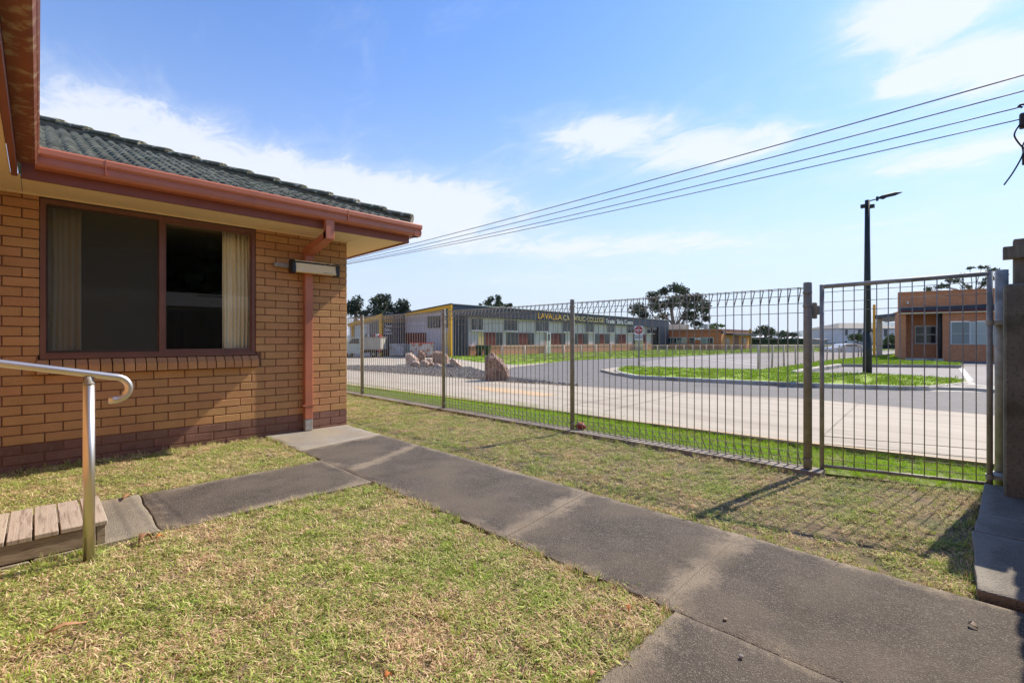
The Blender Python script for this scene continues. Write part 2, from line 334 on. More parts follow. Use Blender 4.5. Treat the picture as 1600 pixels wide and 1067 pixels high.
# slab concrete: dark weathered aggregate, paler worn rims (attribute 'rim' = metres to the nearest edge or joint)
def slab_mat(name, dark, mid, pale, tint=None):
    m = bpy.data.materials.new(name); m.use_nodes = True; t = m.node_tree; b = t.nodes['Principled BSDF']; b.inputs['Roughness'].default_value = .9
    P = t.nodes.new('ShaderNodeNewGeometry').outputs['Position']
    def noi(sc, dt=5.0, ro=.55):
        n = nd(t, 'ShaderNodeTexNoise', Scale=sc, Detail=dt, Roughness=ro); t.links.new(P, n.inputs['Vector']); return n.outputs[0]
    def ramp(x, a, bb):
        r = nd(t, 'ShaderNodeMapRange', clamp=True); r.inputs['From Min'].default_value = a; r.inputs['From Max'].default_value = bb
        t.links.new(x, r.inputs['Value']); return r.outputs[0]
    def mix(f, a, bb):
        x = nd(t, 'ShaderNodeMix', data_type='RGBA'); t.links.new(f, x.inputs['Factor'])
        for k, v in (('A', a), ('B', bb)):
            if isinstance(v, tuple): x.inputs[k].default_value = (*v, 1)
            else: t.links.new(v, x.inputs[k])
        return x.outputs['Result']
    at = t.nodes.new('ShaderNodeAttribute'); at.attribute_name = 'rim'
    c = mix(ramp(noi(3.0), .35, .65), dark, mid)
    rim = ramp(mth(t, 'ADD', at.outputs['Fac'], mth(t, 'ADD', mth(t, 'MULTIPLY', mth(t, 'SUBTRACT', noi(4.5), .5), .30), mth(t, 'MULTIPLY', mth(t, 'SUBTRACT', noi(38), .5), .16))), .11, .01)
    c = mix(mth(t, 'MULTIPLY', rim, .85), c, pale)
    vo = nd(t, 'ShaderNodeTexVoronoi', Scale=185.0); t.links.new(P, vo.inputs['Vector'])
    sp = ramp(mth(t, 'MULTIPLY', mth(t, 'SUBTRACT', .62, vo.outputs['Distance']), noi(260, 2)), .235, .30)
    rr = t.nodes.new('ShaderNodeSeparateColor'); t.links.new(vo.outputs['Color'], rr.inputs[0])
    sel = mth(t, 'GREATER_THAN', rr.outputs[0], .72)
    st = ramp(vo.outputs['Distance'], .42, .30)
    c = mix(mth(t, 'MULTIPLY', mth(t, 'MULTIPLY', st, sel), .75), c, (.38,.34,.28))
    sel2 = mth(t, 'LESS_THAN', rr.outputs[0], .36)
    c = mix(mth(t, 'MULTIPLY', mth(t, 'MULTIPLY', st, sel2), .6), c, (.02,.017,.014))
    c = mix(mth(t, 'MULTIPLY', ramp(noi(45, 4), .55, .7), .25), c, (.26,.23,.19))
    if tint: c = mix(mth(t, 'MULTIPLY', ramp(noi(1.6, 3), .45, .6), .5), c, tint)
    t.links.new(c, b.inputs['Base Color'])
    bp = nd(t, 'ShaderNodeBump', Strength=.8, Distance=.004); t.links.new(mth(t, 'ADD', vo.outputs['Distance'], noi(90, 4)), bp.inputs['Height']); t.links.new(bp.outputs[0], b.inputs['Normal'])
    return m
M['slab'] = slab_mat('path_concrete', (.058,.047,.037), (.098,.079,.063), (.29,.235,.165), (.155,.125,.09))
M['slab_pale'] = slab_mat('path_concrete_pale', (.27,.24,.195), (.33,.30,.25), (.40,.36,.29), (.36,.28,.16))
M['slab_mid'] = slab_mat('path_concrete_mid', (.19,.16,.115), (.25,.21,.155), (.31,.265,.19))
M['slab_grey'] = slab_mat('edging_concrete', (.15,.135,.11), (.23,.21,.175), (.33,.30,.25))

# grass: attribute 'tone' on each blade picks straw or green against a slow noise of the place
def grass_mat(name, greens, straws, lo, hi, dry):
    m = bpy.data.materials.new(name); m.use_nodes = True; t = m.node_tree; b = t.nodes['Principled BSDF']
    b.inputs['Roughness'].default_value = .7; b.inputs['Specular IOR Level'].default_value = .12
    P = t.nodes.new('ShaderNodeNewGeometry').outputs['Position']
    at = t.nodes.new('ShaderNodeAttribute'); at.attribute_name = 'tone'; a2 = t.nodes.new('ShaderNodeAttribute'); a2.attribute_name = 'shade'
    n = nd(t, 'ShaderNodeTexNoise', Scale=2.2, Detail=7.0, Roughness=.72); t.links.new(P, n.inputs['Vector'])
    r = nd(t, 'ShaderNodeMapRange', clamp=True); r.inputs['From Min'].default_value = .38; r.inputs['From Max'].default_value = .60
    r.inputs['To Min'].default_value = lo; r.inputs['To Max'].default_value = hi; t.links.new(n.outputs[0], r.inputs['Value'])
    sel = nd(t, 'ShaderNodeMapRange', clamp=True); t.links.new(mth(t, 'SUBTRACT', at.outputs['Fac'], r.outputs[0]), sel.inputs['Value'])
    sel.inputs['From Min'].default_value = -.08; sel.inputs['From Max'].default_value = .08
    def two(A, B):
        x = nd(t, 'ShaderNodeMix', data_type='RGBA'); t.links.new(a2.outputs['Fac'], x.inputs['Factor']); x.inputs['A'].default_value = (*A,1); x.inputs['B'].default_value = (*B,1); return x.outputs['Result']
    x = nd(t, 'ShaderNodeMix', data_type='RGBA'); t.links.new(sel.outputs[0], x.inputs['Factor']); t.links.new(two(*greens), x.inputs['A']); t.links.new(two(*straws), x.inputs['B'])
    t.links.new(x.outputs['Result'], b.inputs['Base Color'])
    tl = t.nodes.new('ShaderNodeBsdfTranslucent'); t.links.new(x.outputs['Result'], tl.inputs[0])
    ms = t.nodes.new('ShaderNodeMixShader'); ms.inputs[0].default_value = .3
    o = t.nodes['Material Output']; t.links.new(b.outputs[0], ms.inputs[1]); t.links.new(tl.outputs[0], ms.inputs[2]); t.links.new(ms.outputs[0], o.inputs[0])
    return m
M['lawn'] = grass_mat('lawn_blades', ((.13,.22,.022), (.62,.72,.20)), ((.46,.29,.16), (1.0,.80,.54)), .16, .84, 0)
M['verge'] = grass_mat('verge_blades', ((.20,.36,.014), (.56,.80,.08)), ((.42,.36,.14), (.6,.5,.26)), .70, 1.0, 0)

# ================================================================ SETTING
def sheet(name, poly, z, m, kind='structure', thick=.0, parent=None):
    mb = MB()
    if thick: mb.prism(poly, z-thick, z)
    else:
        mb.add([(p[0],p[1],z) for p in poly], [tuple(range(len(poly)))])
    o = mb.build(name, m, parent)
    if not thick:
        if o.data.polygons[0].normal.z < 0: o.data.flip_normals()
    if kind and not parent: o['kind'] = kind
    return o
def extend(pts, a, b):
    p0, p1 = Vector(pts[0]), Vector(pts[1]); q0, q1 = Vector(pts[-1]), Vector(pts[-2])
    return [tuple(p0+(p0-p1).normalized()*a)]+list(pts)+[tuple(q0+(q0-q1).normalized()*b)]
G = [gp]
sheet('ground', [(-4000,-4000),(9000,-4000),(9000,9000),(-4000,9000)], -.05, M['earth'])
near = extend([gp(x,y,.06) for x, y in ((542,600),(800,632),(922,648),(1243,688),(1550,722))], 22, 9)
far = extend([gp(x,y,.06) for x, y in ((542,578),(689,588.5),(790,597),(891,603),(1000,610),(1169,620),(1281,625),(1556,649))], 16, 9)
asph = [(q[0]-.05,q[1]) for q in far] + [(140,-40),(140,27),(30,60),(5,60)]
sheet('road', asph, .03, M['asphalt'])
sheet('driveway', near+far[::-1], .06, M['drive'], thick=.14)
def strip(name, pts, w, z, m, off=0.0, kind='structure'):
    mb = MB(); P = [Vector(p) for p in pts]; lft = []; rgt = []
    for i, p in enumerate(P):
        d = (P[min(i+1,len(P)-1)]-P[max(i-1,0)]).normalized(); n = Vector((-d.y,d.x)); lft.append(p+n*(off+w/2)); rgt.append(p+n*(off-w/2))
    vs = [(p.x,p.y,z) for p in lft]+[(p.x,p.y,z) for p in rgt]; n = len(P)
    mb.add(vs, [(i,i+1,n+i+1,n+i) for i in range(n-1)])
    o = mb.build(name, m)
    if o.data.polygons[0].normal.z < 0: o.data.flip_normals()
    if kind: o['kind'] = kind
    return o
strip('road_marking', near, .055, .0645, M['yellow_line'], off=-.06)
strip('road_marking', far[:8], .05, .0645, M['yellow_line'], off=.05)
sheet('road_marking', [gp(x,y,.064) for x, y in ((736,604),(750,604),(800,607.5),(838,612),(872,616.5),(846,619),(800,614.5),(762,611))], .0642, M['yellow_line'])
# thin dark joints of the driveway slab
for a, b in (((880,634),(1024,612)),((700,600),(760,590)),((940,614),(1010,619))):
    strip('driveway_joint', [gp(*a,.064), gp(*b,.064)], .018, .0643, M['kerb_dark'])

for k in range(9):
    y_ = -1.6+2.9*k; strip('driveway_joint', [(6.45-.04*y_, y_), (10.9-.14*y_, y_+.25)], .014, .0641, M['kerb_dark'])
# forecourt concrete, gravel island, verge before the college
z5 = .05
fore = [gp(x,y,z5) for x, y in ((520,574),(640,573.5),(740,578),(795,588.5),(790,580),(800,573.5),(852,568),(862,566),(748,566),(700,558.6),(560,554),(420,560))]
sheet('forecourt', [gp(380,556,z5), gp(560,552,z5), gp(707,556,z5), gp(748,562,z5), gp(862,564.5,z5), gp(850,568.5,z5), gp(800,574,z5), gp(785,582,z5), gp(795,592,z5), gp(640,585,z5), gp(380,572,z5)], .045, M['drive'])
grav_poly = [gp(x,y,.06) for x, y in ((380,566),(543,571.5),(640,572),(735,574),(757,581),(775,590),(800,590.5),(905,602.6),(891,602.6),(790,596.6),(689,588.1),(542,577.6),(380,567))]
grav = sheet('gravel_bed', grav_poly, .062, M['gravel_bed'], thick=.05)
verge_poly = [gp(x,y,.06) for x, y in ((704,559),(748,565.5),(810,569.5),(862,565.5),(880,563),(960,559.3),(1060,556),(1160,550.7),(1292,548.5),(1400,547))]+[(95,26),(60,28.5),(19.0,28.5)]
sheet('far_lawn', verge_poly, .064, M['far_grass'], thick=.05)
# car park beyond
sheet('car_park', [gp(x,y,.04) for x, y in ((1010,573),(1184,577),(1244,571.5),(1345,558),(1420,553),(1400,549.5),(1292,550.3),(1160,552.8),(1060,557.5),(1000,566))], .036, M['asphalt_lot'])
for k in range(6):
    a = gp(1075+22*k, 557.5-0.9*k, .04); b = gp(1190+20*k, 571-2.4*k, .04)
    strip('parking_line', [a, b], .10, .0402, M['white_line'])
# island with kerb
def kerb_run(name, pts, z0, z1, w, m, closed=False):
    mb = MB(); P = [Vector(p) for p in pts]; n = len(P); ins = []; out = []
    for i, p in enumerate(P):
        a = P[i-1] if (i or closed) else P[i]; b = P[(i+1)%n] if (i < n-1 or closed) else P[i]
        d = (b-a).normalized(); nn = Vector((-d.y,d.x)); ins.append(p); out.append(p-nn*w)
    vs = []
    for i in range(n):
        a, b = ins[i], out[i]; mid = b+(a-b)*.18
        vs += [(a.x,a.y,z0),(a.x,a.y,z1),(mid.x,mid.y,z1),(b.x,b.y,z1-.03),(b.x,b.y,z0)]
    fs = []
    for i in range(n if closed else n-1):
        j = (i+1)%n
        for k in range(4): fs.append((i*5+k, j*5+k, j*5+k+1, i*5+k+1))
    if not closed: fs += [tuple(range(5)), tuple(range((n-1)*5, n*5))]
    mb.add(vs, fs); o = mb.build(name, m); o['kind'] = 'structure'; return o
ZI = .13
isl_front = [gp(x,y,ZI) for x, y in ((1060,574.6),(985,572.3),(968,574.5),(966,578),(976,582),(1000,586.3),(1050,588.5),(1100,591),(1180,594.5),(1262,598),(1400,602),(1440,602.5),(1478,599.5),(1500,597))]
lot_edge = [gp(x,y,ZI) for x, y in ((1502,592),(1460,589),(1400,585.5),(1340,583.3),(1290,583),(1236,582.3),(1250,579),(1308,570.5),(1314,569.6),(1360,570),(1440,570.5),(1500,571.5))]
isl_back = [gp(x,y,ZI) for x, y in ((1500,567),(1470,565),(1404,562.5),(1404,552.5),(1345,558.5),(1302,562.5),(1272,566),(1244,570.5),(1206,575),(1184,577.6),(1120,576))]
isl = isl_front+lot_edge+isl_back
sheet('island_lawn', isl, ZI-.004, M['far_grass'], thick=.12)
kerb_run('kerb', isl_front, .02, ZI, .17, M['kerb'])
kerb_run('kerb', lot_edge[:6], .02, ZI+.004, .10, M['kerb'])
kerb_run('kerb', lot_edge[5:8], .02, ZI+.06, .16, M['kerb'])
kerb_run('kerb', lot_edge[8:], .02, ZI+.03, .14, M['kerb_dark'])
strip('gutter_strip', [gp(x,y,.05) for x, y in ((1000,590.5),(1100,596),(1262,603.5),(1400,608),(1480,609.5),(1560,611),(1640,613))], .32, .0345, M['kerb'])
sheet('island_ramp', [gp(x,y,.10) for x, y in ((938,577.5),(958,574.3),(975,572.5),(968,578),(990,585.5),(962,583))], .10, M['drive'], thick=.08)
sheet('island_ramp', [gp(x,y,.10) for x, y in ((1440,604),(1478,600),(1503,596.5),(1502,592),(1516,594),(1527,601),(1600,606),(1600,612),(1520,606))], .10, M['kerb'], thick=.08)
sheet('car_park', [gp(x,y,.04) for x, y in ((1236,583),(1250,578),(1310,568),(1500,572),(1600,574),(1600,606),(1527,602),(1512,593),(1502,593),(1400,588),(1300,585))], .040, M['asphalt_lot'])
strip('parking_line', [gp(1500.5,573,.05), gp(1516,594,.05)], .14, .0445, M['white_line'])
for y0, y1 in ((576.2,577.4),(580,581.6)):
    strip('parking_line', [gp(1310,y0-.8,.05), gp(1400,y0,.05), gp(1498,y1+.6,.05)], .05, .0446, M['white_line'])
# hills
def hills():
    mb = MB(); n = 90; vs = []
    for i in range(n):
        a = R(-25)+R(110)*i/(n-1); d = 6000
        h = min(200, max(62, 80+(15.1-math.degrees(a))*15))+14*noise.noise(Vector((i*.25, 3.3, 0)))+7*noise.noise(Vector((i*.9, 9.1, 0)))
        for dd, hh in ((0, -2), (500, h*.55), (1200, h), (2600, -2)):
            vs.append(((d+dd)*math.cos(a), (d+dd)*math.sin(a), hh))
    fs = []
    for i in range(n-1):
        for k in range(3): fs.append((i*4+k, (i+1)*4+k, (i+1)*4+k+1, i*4+k+1))
    mb.add(vs, fs); mb.build('hills', M['hill'], smooth=True, kind='structure')
hills()

# ---------------- near ground: soil sheets
LAWNS = {'front': [(-4.0,.95),(1.965,.95),(1.93,3.58),(-4.0,3.58)],
         'house': [(-.76,4.57),(1.96,4.57),(1.94,6.2),(-.76,6.2)],
         'side': [(3.03,.03),(5.25,.02),(4.72,1.2),(4.72,3.7),(4.70,6.5),(4.74,15),(3.03,15)],
         'verge': [(4.96,1.1),(5.3,-.2),(5.6,-2.5),(6.62,-2.5),(6.50,-.1),(6.3,1.5),(6.12,4.4),(6.0,7),(5.75,12),(5.55,16),(4.95,16)]}
for k, p in LAWNS.items(): sheet('lawn', p, -.006, M['verge_soil'] if k == 'verge' else M['soil'], thick=.05)
sheet('lawn', [(-4,-4),(9,-4),(6.6,-2.4),(5.2,-.02),(3.0,-.02),(-4,.93)], -.03, M['soil'], thick=.02)

# ---------------- path slabs
def cellpos(i, n, w_):
    if i == 0: return 0.0
    if i == n: return 1.0
    if i == 1: return .008/w_
    if i == n-1: return 1-.008/w_
    return (i-1)/(n-2)*(1-.016/w_)+.008/w_
def slab(parent, poly, z, th, m, name='slab', tilt=(0,0), res=.06, warp=.006, label=None):
    xs = [p[0] for p in poly]; ys = [p[1] for p in poly]; x0, x1, y0, y1 = min(xs), max(xs), min(ys), max(ys)
    nx = max(4, int((x1-x0)/res)); ny = max(4, int((y1-y0)/res)); A, B, C_, D = poly    # quad, corners in order
    vs = []; rim = []
    def q(u, v):
        a = Vector(A)*(1-u)+Vector(B)*u; b = Vector(D)*(1-u)+Vector(C_)*u; return a*(1-v)+b*v
    wx = (Vector(B)-Vector(A)).length; wy = (Vector(D)-Vector(A)).length
    for j in range(ny+1):
        for i in range(nx+1):
            u, v = cellpos(i, nx, wx), cellpos(j, ny, wy); p = q(u, v); e = min(u*wx+.035, (1-u)*wx+.035, v*wy, (1-v)*wy)
            k = .012*noise.noise(Vector((p.x*5, p.y*5, z*9))) + .006*noise.noise(Vector((p.x*19, p.y*19, 4)))
            if i == 0: p = p+Vector((k,0))
            if i == nx: p = p+Vector((k,0))
            if j in (0, ny): p = p+Vector((0,k*.5))
            zz = z-.014*(th < .08)+tilt[0]*(u-.5)+tilt[1]*(v-.5)+warp*noise.noise(Vector((p.x*1.3,p.y*1.3,1)))-(.005 if min(u,1-u)*wx < .001 else 0)
            vs.append((p.x,p.y,zz)); rim.append(e)
    fs = [(j*(nx+1)+i, j*(nx+1)+i+1, (j+1)*(nx+1)+i+1, (j+1)*(nx+1)+i) for j in range(ny) for i in range(nx)]
    ring = [i for i in range(nx+1)]+[(j+1)*(nx+1)-1 for j in range(1,ny+1)]+[ny*(nx+1)+i for i in range(nx-1,-1,-1)]+[j*(nx+1) for j in range(ny-1,0,-1)]
    base = len(vs)
    for i in ring: vs.append((vs[i][0], vs[i][1], vs[i][2]-th)); rim.append(.25)
    n = len(ring); fs += [(ring[k], base+k, base+(k+1)%n, ring[(k+1)%n]) for k in range(n)]
    me = bpy.data.meshes.new(name); me.from_pydata(vs, [], fs); me.materials.append(m)
    at = me.attributes.new('rim', 'FLOAT', 'POINT'); at.data.foreach_set('value', rim)
    me.polygons.foreach_set('use_smooth', [True]*(nx*ny)+[False]*n)
    bm = bmesh.new(); bm.from_mesh(me); bmesh.ops.recalc_face_normals(bm, faces=bm.faces); bm.to_mesh(me); bm.free()
    me.update(); return put(me, name, parent, label=label)
bed = MB().box(1.985,3.0,-2.6,6.2,-.06,-.012).build('path', M['soil'], kind='structure')
g = 0
for (ya, yb, yc, yd, m, z) in ((5.12,5.30,6.235,6.235,'slab_pale',.028),(4.05,4.5,5.30,5.12,'slab',.027),(2.02,2.16,4.50,4.05,'slab',.028),
                               (1.01,1.03,2.16,2.02,'slab',.026),(-.55,-.55,1.03,1.01,'slab',.027),(-2.5,-2.5,-.56,-.56,'slab',.02)):
    slab(bed, [(1.965,ya+g),(3.02,yb+g),(3.02,yc-g),(1.965,yd-g)], z, .07, M[m], tilt=(.0,.0), label='pale slab stained yellowish against the house wall' if m == 'slab_pale' else None)
bed2 = MB().box(-3.0,1.93,3.62,4.53,-.06,-.012).build('path', M['soil'], kind='structure')
slab(bed2, [(.535,3.59),(1.99,3.60),(1.99,4.60),(.55,4.56)], .024, .07, M['slab'])
slab(bed2, [(-.02,3.585),(.525,3.59),(.54,4.56),(-.02,4.56)], .034, .07, M['slab_mid'])
slab(bed2, [(-1.4,3.585),(-.03,3.585),(-.03,4.56),(-1.4,4.56)], .03, .07, M['slab_mid'])
slab(bed2, [(-3.0,3.585),(-1.41,3.585),(-1.41,4.56),(-3.0,4.56)], .03, .07, M['slab'])
bed3 = MB().box(-3.0,1.93,-2.2,.90,-.06,-.012).build('path', M['soil'], kind='structure')
slab(bed3, [(.2,-.5),(1.99,-.5),(1.99,.945),(.2,.93)], .0235, .07, M['slab'])
slab(bed3, [(-1.6,-.5),(.19,-.5),(.19,.93),(-1.6,.93)], .026, .07, M['slab'])
# tilted edging slabs by the corner post
bed4 = MB().box(3.2,5.25,-.6,-.03,-.05,-.005).build('edging', M['soil'], kind='structure')
slab(bed4, [(3.06,-.8),(3.88,-.8),(3.90,.03),(3.05,.005)], .055, .10, M['slab_grey'], tilt=(.02,.01))
slab(bed4, [(3.93,-.8),(4.42,-.8),(4.40,.0),(3.91,.02)], .055, .10, M['slab_grey'], tilt=(-.02,.01))
slab(bed4, [(4.45,-.8),(5.22,-.8),(5.24,-.03),(4.42,-.0)], .06, .10, M['slab_grey'], tilt=(.03,-.01))

# ================================================================ BRICK HOUSE
WY, WX = 6.23, 3.02; P = .0905; BH = .0805; BL = .2745; JT = .0098
house = thing('brick_house', 'tan brick house with terracotta gutter and mossy tiled roof beside the path', 'house', (WX, WY, 0))
WIN = (.01, 1.86, 1.005, 2.525)
mb = MB()
def backing(x0, x1, z0, z1): mb.box(x0, x1, WY+.007, WY+.10, z0, z1)
backing(-.76, WIN[0]-.012, -.1, 2.55); backing(WIN[1]+.012, WX-.007, -.1, 2.55); backing(WIN[0]-.012, WIN[1]+.012, -.1, .885)
mb.box(WX-.10, WX-.007, WY+.10, 14.0, -.1, 2.55)
mb.box(-.86, -.76, -4, WY+.1, -.1, 2.55)
mb.build('wall', M['mortar'], house)
bcache = {}
def brick_mesh(wd, kind, depth=.09):
    key = (round(wd, 3), kind)
    if key not in bcache:
        bcache[key] = MB().cbox(0, wd, 0, depth, 0, BH, .0035).mesh('brick', M[kind])
    return bcache[key]
rows = []
z = .232 - 3*P
while z < 2.55-.02: rows.append(z); z += P
for r, z in enumerate(rows):
    dark = z < .232-.001; rowA = (r % 2 == 0)
    joints = [WX]; x = WX-(.107 if rowA else .2325)
    while x > -1.0: joints.append(x); x -= BL
    joints = [j for j in joints]+[-1.0]
    for a, b in zip(joints[1:], joints[:-1]):
        a, b = max(a, -.755), b
        if b-a < .04: continue
        segs = [(a+JT/2, b-(JT/2 if b < WX else 0))]
        if z+BH > .885-.01 and z < WIN[3]:
            out = []
            for s0, s1 in segs:
                if s1 <= WIN[0]-.02 or s0 >= WIN[1]+.04: out.append((s0, s1)); continue
                lim0 = WIN[0]-.004; lim1 = WIN[1]+(.004 if z > 1.0 else .06)
                if z < 1.0: lim0 = -.015
                if s0 < lim0-.03: out.append((s0, lim0))
                if s1 > lim1+.03: out.append((lim1, s1))
            segs = out
        for s0, s1 in segs:
            hgt = min(BH, 2.548-z)
            o = put(brick_mesh(s1-s0, 'brick_dark' if dark else 'brick'), 'brick', house, (s0, WY+random.uniform(-.0015,.0015), z+JT/2))
            if hgt < BH: o.scale = (1,1,max(.1,(hgt-JT/2)/BH))
# end wall and wing wall bricks, joined (seen edge on, past the count of single bricks)
mb = MB()
for r, z in enumerate(rows):
    y = WY+(.2325 if r % 2 == 0 else .107)-BL+BL
    mb.box(WX-.09, WX, WY+.092, y-JT, z+JT/2, min(z+JT/2+BH, 2.548), 1 if z < .231 else 0)
    while y < 13.9:
        mb.box(WX-.09, WX, y, y+BL-JT, z+JT/2, min(z+JT/2+BH, 2.548), 1 if z < .231 else 0); y += BL
    y = -4.0+(r % 2)*.13
    while y < WY-.3:
        mb.box(-.765, -.75, y, y+BL-JT, z+JT/2, min(z+JT/2+BH, 2.548), 1 if z < .231 else 0); y += BL
mb.build('brickwork', [M['brick'], M['brick_dark']], house, kind='stuff')
# sloping sill bricks
sillm = MB().cbox(0, .081, -.055, .085, -.105, .0, .004)
sillm = MB()
for f in (0,):
    c = .0035; prof = [(-.060,-.112),(.07,-.112),(.07,.03),(.004,.018),(-.052,-.030),(-.060,-.038)]
    sillm.xprism(prof, 0, .081)
sm = sillm.mesh('sill_brick', M['brick'])
for k in range(21):
    put(sm, 'sill_brick', house, (-.012+k*.0905+random.uniform(-.001,.001), WY+random.uniform(-.001,.001), .985+random.uniform(-.001,.001)))
MB().box(-.012,1.92,WY+.0,WY+.06,.88,.975).build('sill_mortar', M['mortar'], house)
# window
wf = MB(); y0, y1 = WY+.012, WY+.075; x0, x1, z0, z1 = WIN
z0 = 1.012
wf.box(x0,x1,y0,y1,z1-.045,z1); wf.box(x0,x1,y0-.012,y1,z0,z0+.03); wf.box(x0,x1,y0,y1,z0+.03,z0+.055)
wf.box(x0,x0+.04,y0,y1,z0+.055,z1-.045); wf.box(x1-.04,x1,y0,y1,z0+.055,z1-.045); wf.box(.915,.96,y0,y1,z0+.055,z1-.045)
win = wf.build('window', M['frame'], house)
sf = MB()
for a, b, yy in ((x0+.04,.915,y0+.028),(.96,x1-.04,y0+.018)):
    sf.box(a,b,yy,yy+.018,z0+.055,z0+.08); sf.box(a,b,yy,yy+.018,z1-.07,z1-.045); sf.box(a,a+.018,yy,yy+.018,z0+.08,z1-.07); sf.box(b-.018,b,yy,yy+.018,z0+.08,z1-.07)
sf.build('sash', M['frame'], win)
for a, b, yy in ((x0+.05,.91,y0+.042),(.965,x1-.045,y0+.03)):
    put(MB().add([(a,yy,z0+.06),(b,yy,z0+.06),(b,yy,z1-.05),(a,yy,z1-.05)], [(0,1,2,3)]).mesh('pane', M['glass'], fix=False), 'pane', win)
put(MB().box(x0+.045,.912,y0+.020,y0+.0205,z0+.06,z1-.05).mesh('flyscreen', M['flyscreen']), 'flyscreen', win)
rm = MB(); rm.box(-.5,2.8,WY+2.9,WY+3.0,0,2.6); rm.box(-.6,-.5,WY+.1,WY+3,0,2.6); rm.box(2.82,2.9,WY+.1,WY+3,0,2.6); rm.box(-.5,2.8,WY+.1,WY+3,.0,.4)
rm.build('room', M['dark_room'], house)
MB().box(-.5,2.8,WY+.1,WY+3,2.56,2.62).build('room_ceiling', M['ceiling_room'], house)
def curtain(xa, xb, label, n, amp, seed):
    random.seed(seed); mb = MB(); nz = 10; nx = n*8; vs = []
    ph = [random.uniform(-.5,.5) for _ in range(n+2)]
    for j in range(nz+1):
        v = j/nz
        for i in range(nx+1):
            u = i/nx; w_ = 1+.05*math.sin(v*3)*(1 if seed % 2 else -1)
            x = xa+(xb-xa)*(u*w_ if seed % 2 else 1-(1-u)*w_)
            y = WY+.125+amp*(.65+.35*math.sin(u*9+seed*3))*math.sin(u*n*2*PI+1.3*math.sin(u*8+seed)+.35*math.sin(v*2.2+u*12))*(1.0-.35*v)+.006*math.sin(u*37+v*4)
            vs.append((x, y, .95+1.52*v))
    fs = [(j*(nx+1)+i, j*(nx+1)+i+1, (j+1)*(nx+1)+i+1, (j+1)*(nx+1)+i) for j in range(nz) for i in range(nx)]
    mb.add(vs, fs); o = mb.build('curtain', M['curtain'], smooth=True); tag(o, label, 'curtain', 'cream curtains inside the house window')
    sd = o.modifiers.new('s', 'SOLIDIFY'); sd.thickness = .003
curtain(.0, .30, 'dim cream curtain behind the flyscreen at the left end of the window', 6, .03, 2)
curtain(1.53, 1.86, 'bright cream pleated curtain in the clear sliding pane near the downpipe', 9, .034, 5)
random.seed(11)
# eaves
sof = MB()
sof.box(-.10, 3.60, 5.66, WY-.001, 2.55, 2.562); sof.box(WX+.002, 3.60, WY+.001, 14, 2.55, 2.562); sof.box(-.76,-.16,-4,5.6,2.55,2.562); sof.box(-.76,-.105,5.605,WY-.001,2.55,2.562)
sof.build('soffit', M['soffit'], house)
jt = MB()
for x in (.01, 1.88, 3.02): jt.box(x-.012, x+.012, 5.665, WY-.004, 2.5465, 2.5495)
jt.box(-.7,3.0,WY-.022,WY-.002,2.533,2.5495)
jt.build('cover_strip', M['soffit'], house)
fa = MB(); fa.box(-.10, 3.63, 5.62, 5.655, 2.535, 2.72); fa.box(3.605, 3.64, 5.66, 14, 2.535, 2.72); fa.box(-.155, -.12, -4, 5.60, 2.535, 2.72)
fa.build('fascia', M['fascia'], house)
# quad gutter profile (depth d outwards, height z)
def gprof(sign, base):    # returns (coordinate, z)
    pr = [(0,2.625),(.085,2.625),(.100,2.632),(.112,2.655),(.112,2.695),(.106,2.70),(.106,2.712),(.115,2.718),(.125,2.735),(.125,2.775),(.118,2.79),(.110,2.79),(.110,2.780),(.114,2.772),(.114,2.74),(.10,2.72),(.10,2.66),(.085,2.64),(.01,2.64),(.01,2.78),(0,2.78)]
    return [(base+sign*d, z) for d, z in pr]
gm = MB(); gm.xprism(gprof(-1, 5.617), -.02, 3.755); gm.build('gutter', M['terracotta_paint'], house)
gm = MB(); gm.yprism(gprof(1, 3.643), 5.50, 14); gm.build('gutter', M['terracotta_paint'], house)
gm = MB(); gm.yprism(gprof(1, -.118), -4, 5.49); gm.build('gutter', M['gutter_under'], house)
gj = MB()
for x in (.42, 2.68): gj.box(x, x+.006, 5.4895, 5.51, 2.65, 2.786)
gj.build('gutter_joint', M['terracotta_paint'], house)
# roof: slopes and single tiles
EZ, PT = 2.765, .38; EY = 5.53; EX = 3.76
roof = MB()
RW = 4.0
roof.add([(-.2,EY,EZ),(EX-.05,EY,EZ),(EX-.05-RW,EY+RW,EZ+RW*PT),(-.2-RW,EY+RW,EZ+RW*PT)], [(0,1,2,3)])
roof.add([(EX-.02,EY,EZ),(EX-.02,14,EZ),(EX-.02-RW,14,EZ+RW*PT),(EX-.02-RW,EY+RW,EZ+RW*PT)], [(0,1,2,3)])
roof.add([(-.10,-4,EZ),(-.10,EY,EZ),(-.10-RW,EY+RW,EZ+RW*PT),(-.10-RW,-4,EZ+RW*PT)], [(0,1,2,3)])
rf = roof.build('roof', M['tile'], house, fix=False)
TW, TL, TE = .236, .275, .225
tm = MB(); nx = 24; vs = []; sl = math.atan(PT)
def roll(u):    # two rolls per tile
    a = (u*2) % 1.0; return .034*max(0, math.sin((a-.12)/.76*PI))**.6 if .12 < a < .88 else 0
for k, (s, dz_) in enumerate(((-.02,.0),(-.02,.022),(TL,.0))):
    for i in range(nx+1):
        u = i/nx; h = roll(u)
        yy = s*math.cos(sl); zz = s*math.sin(sl)
        vs.append((u*TW, yy, zz+h+dz_+ (.0 if k < 2 else .004)))
fs = []
for k in range(2):
    for i in range(nx): fs.append((k*(nx+1)+i, k*(nx+1)+i+1, (k+1)*(nx+1)+i+1, (k+1)*(nx+1)+i))
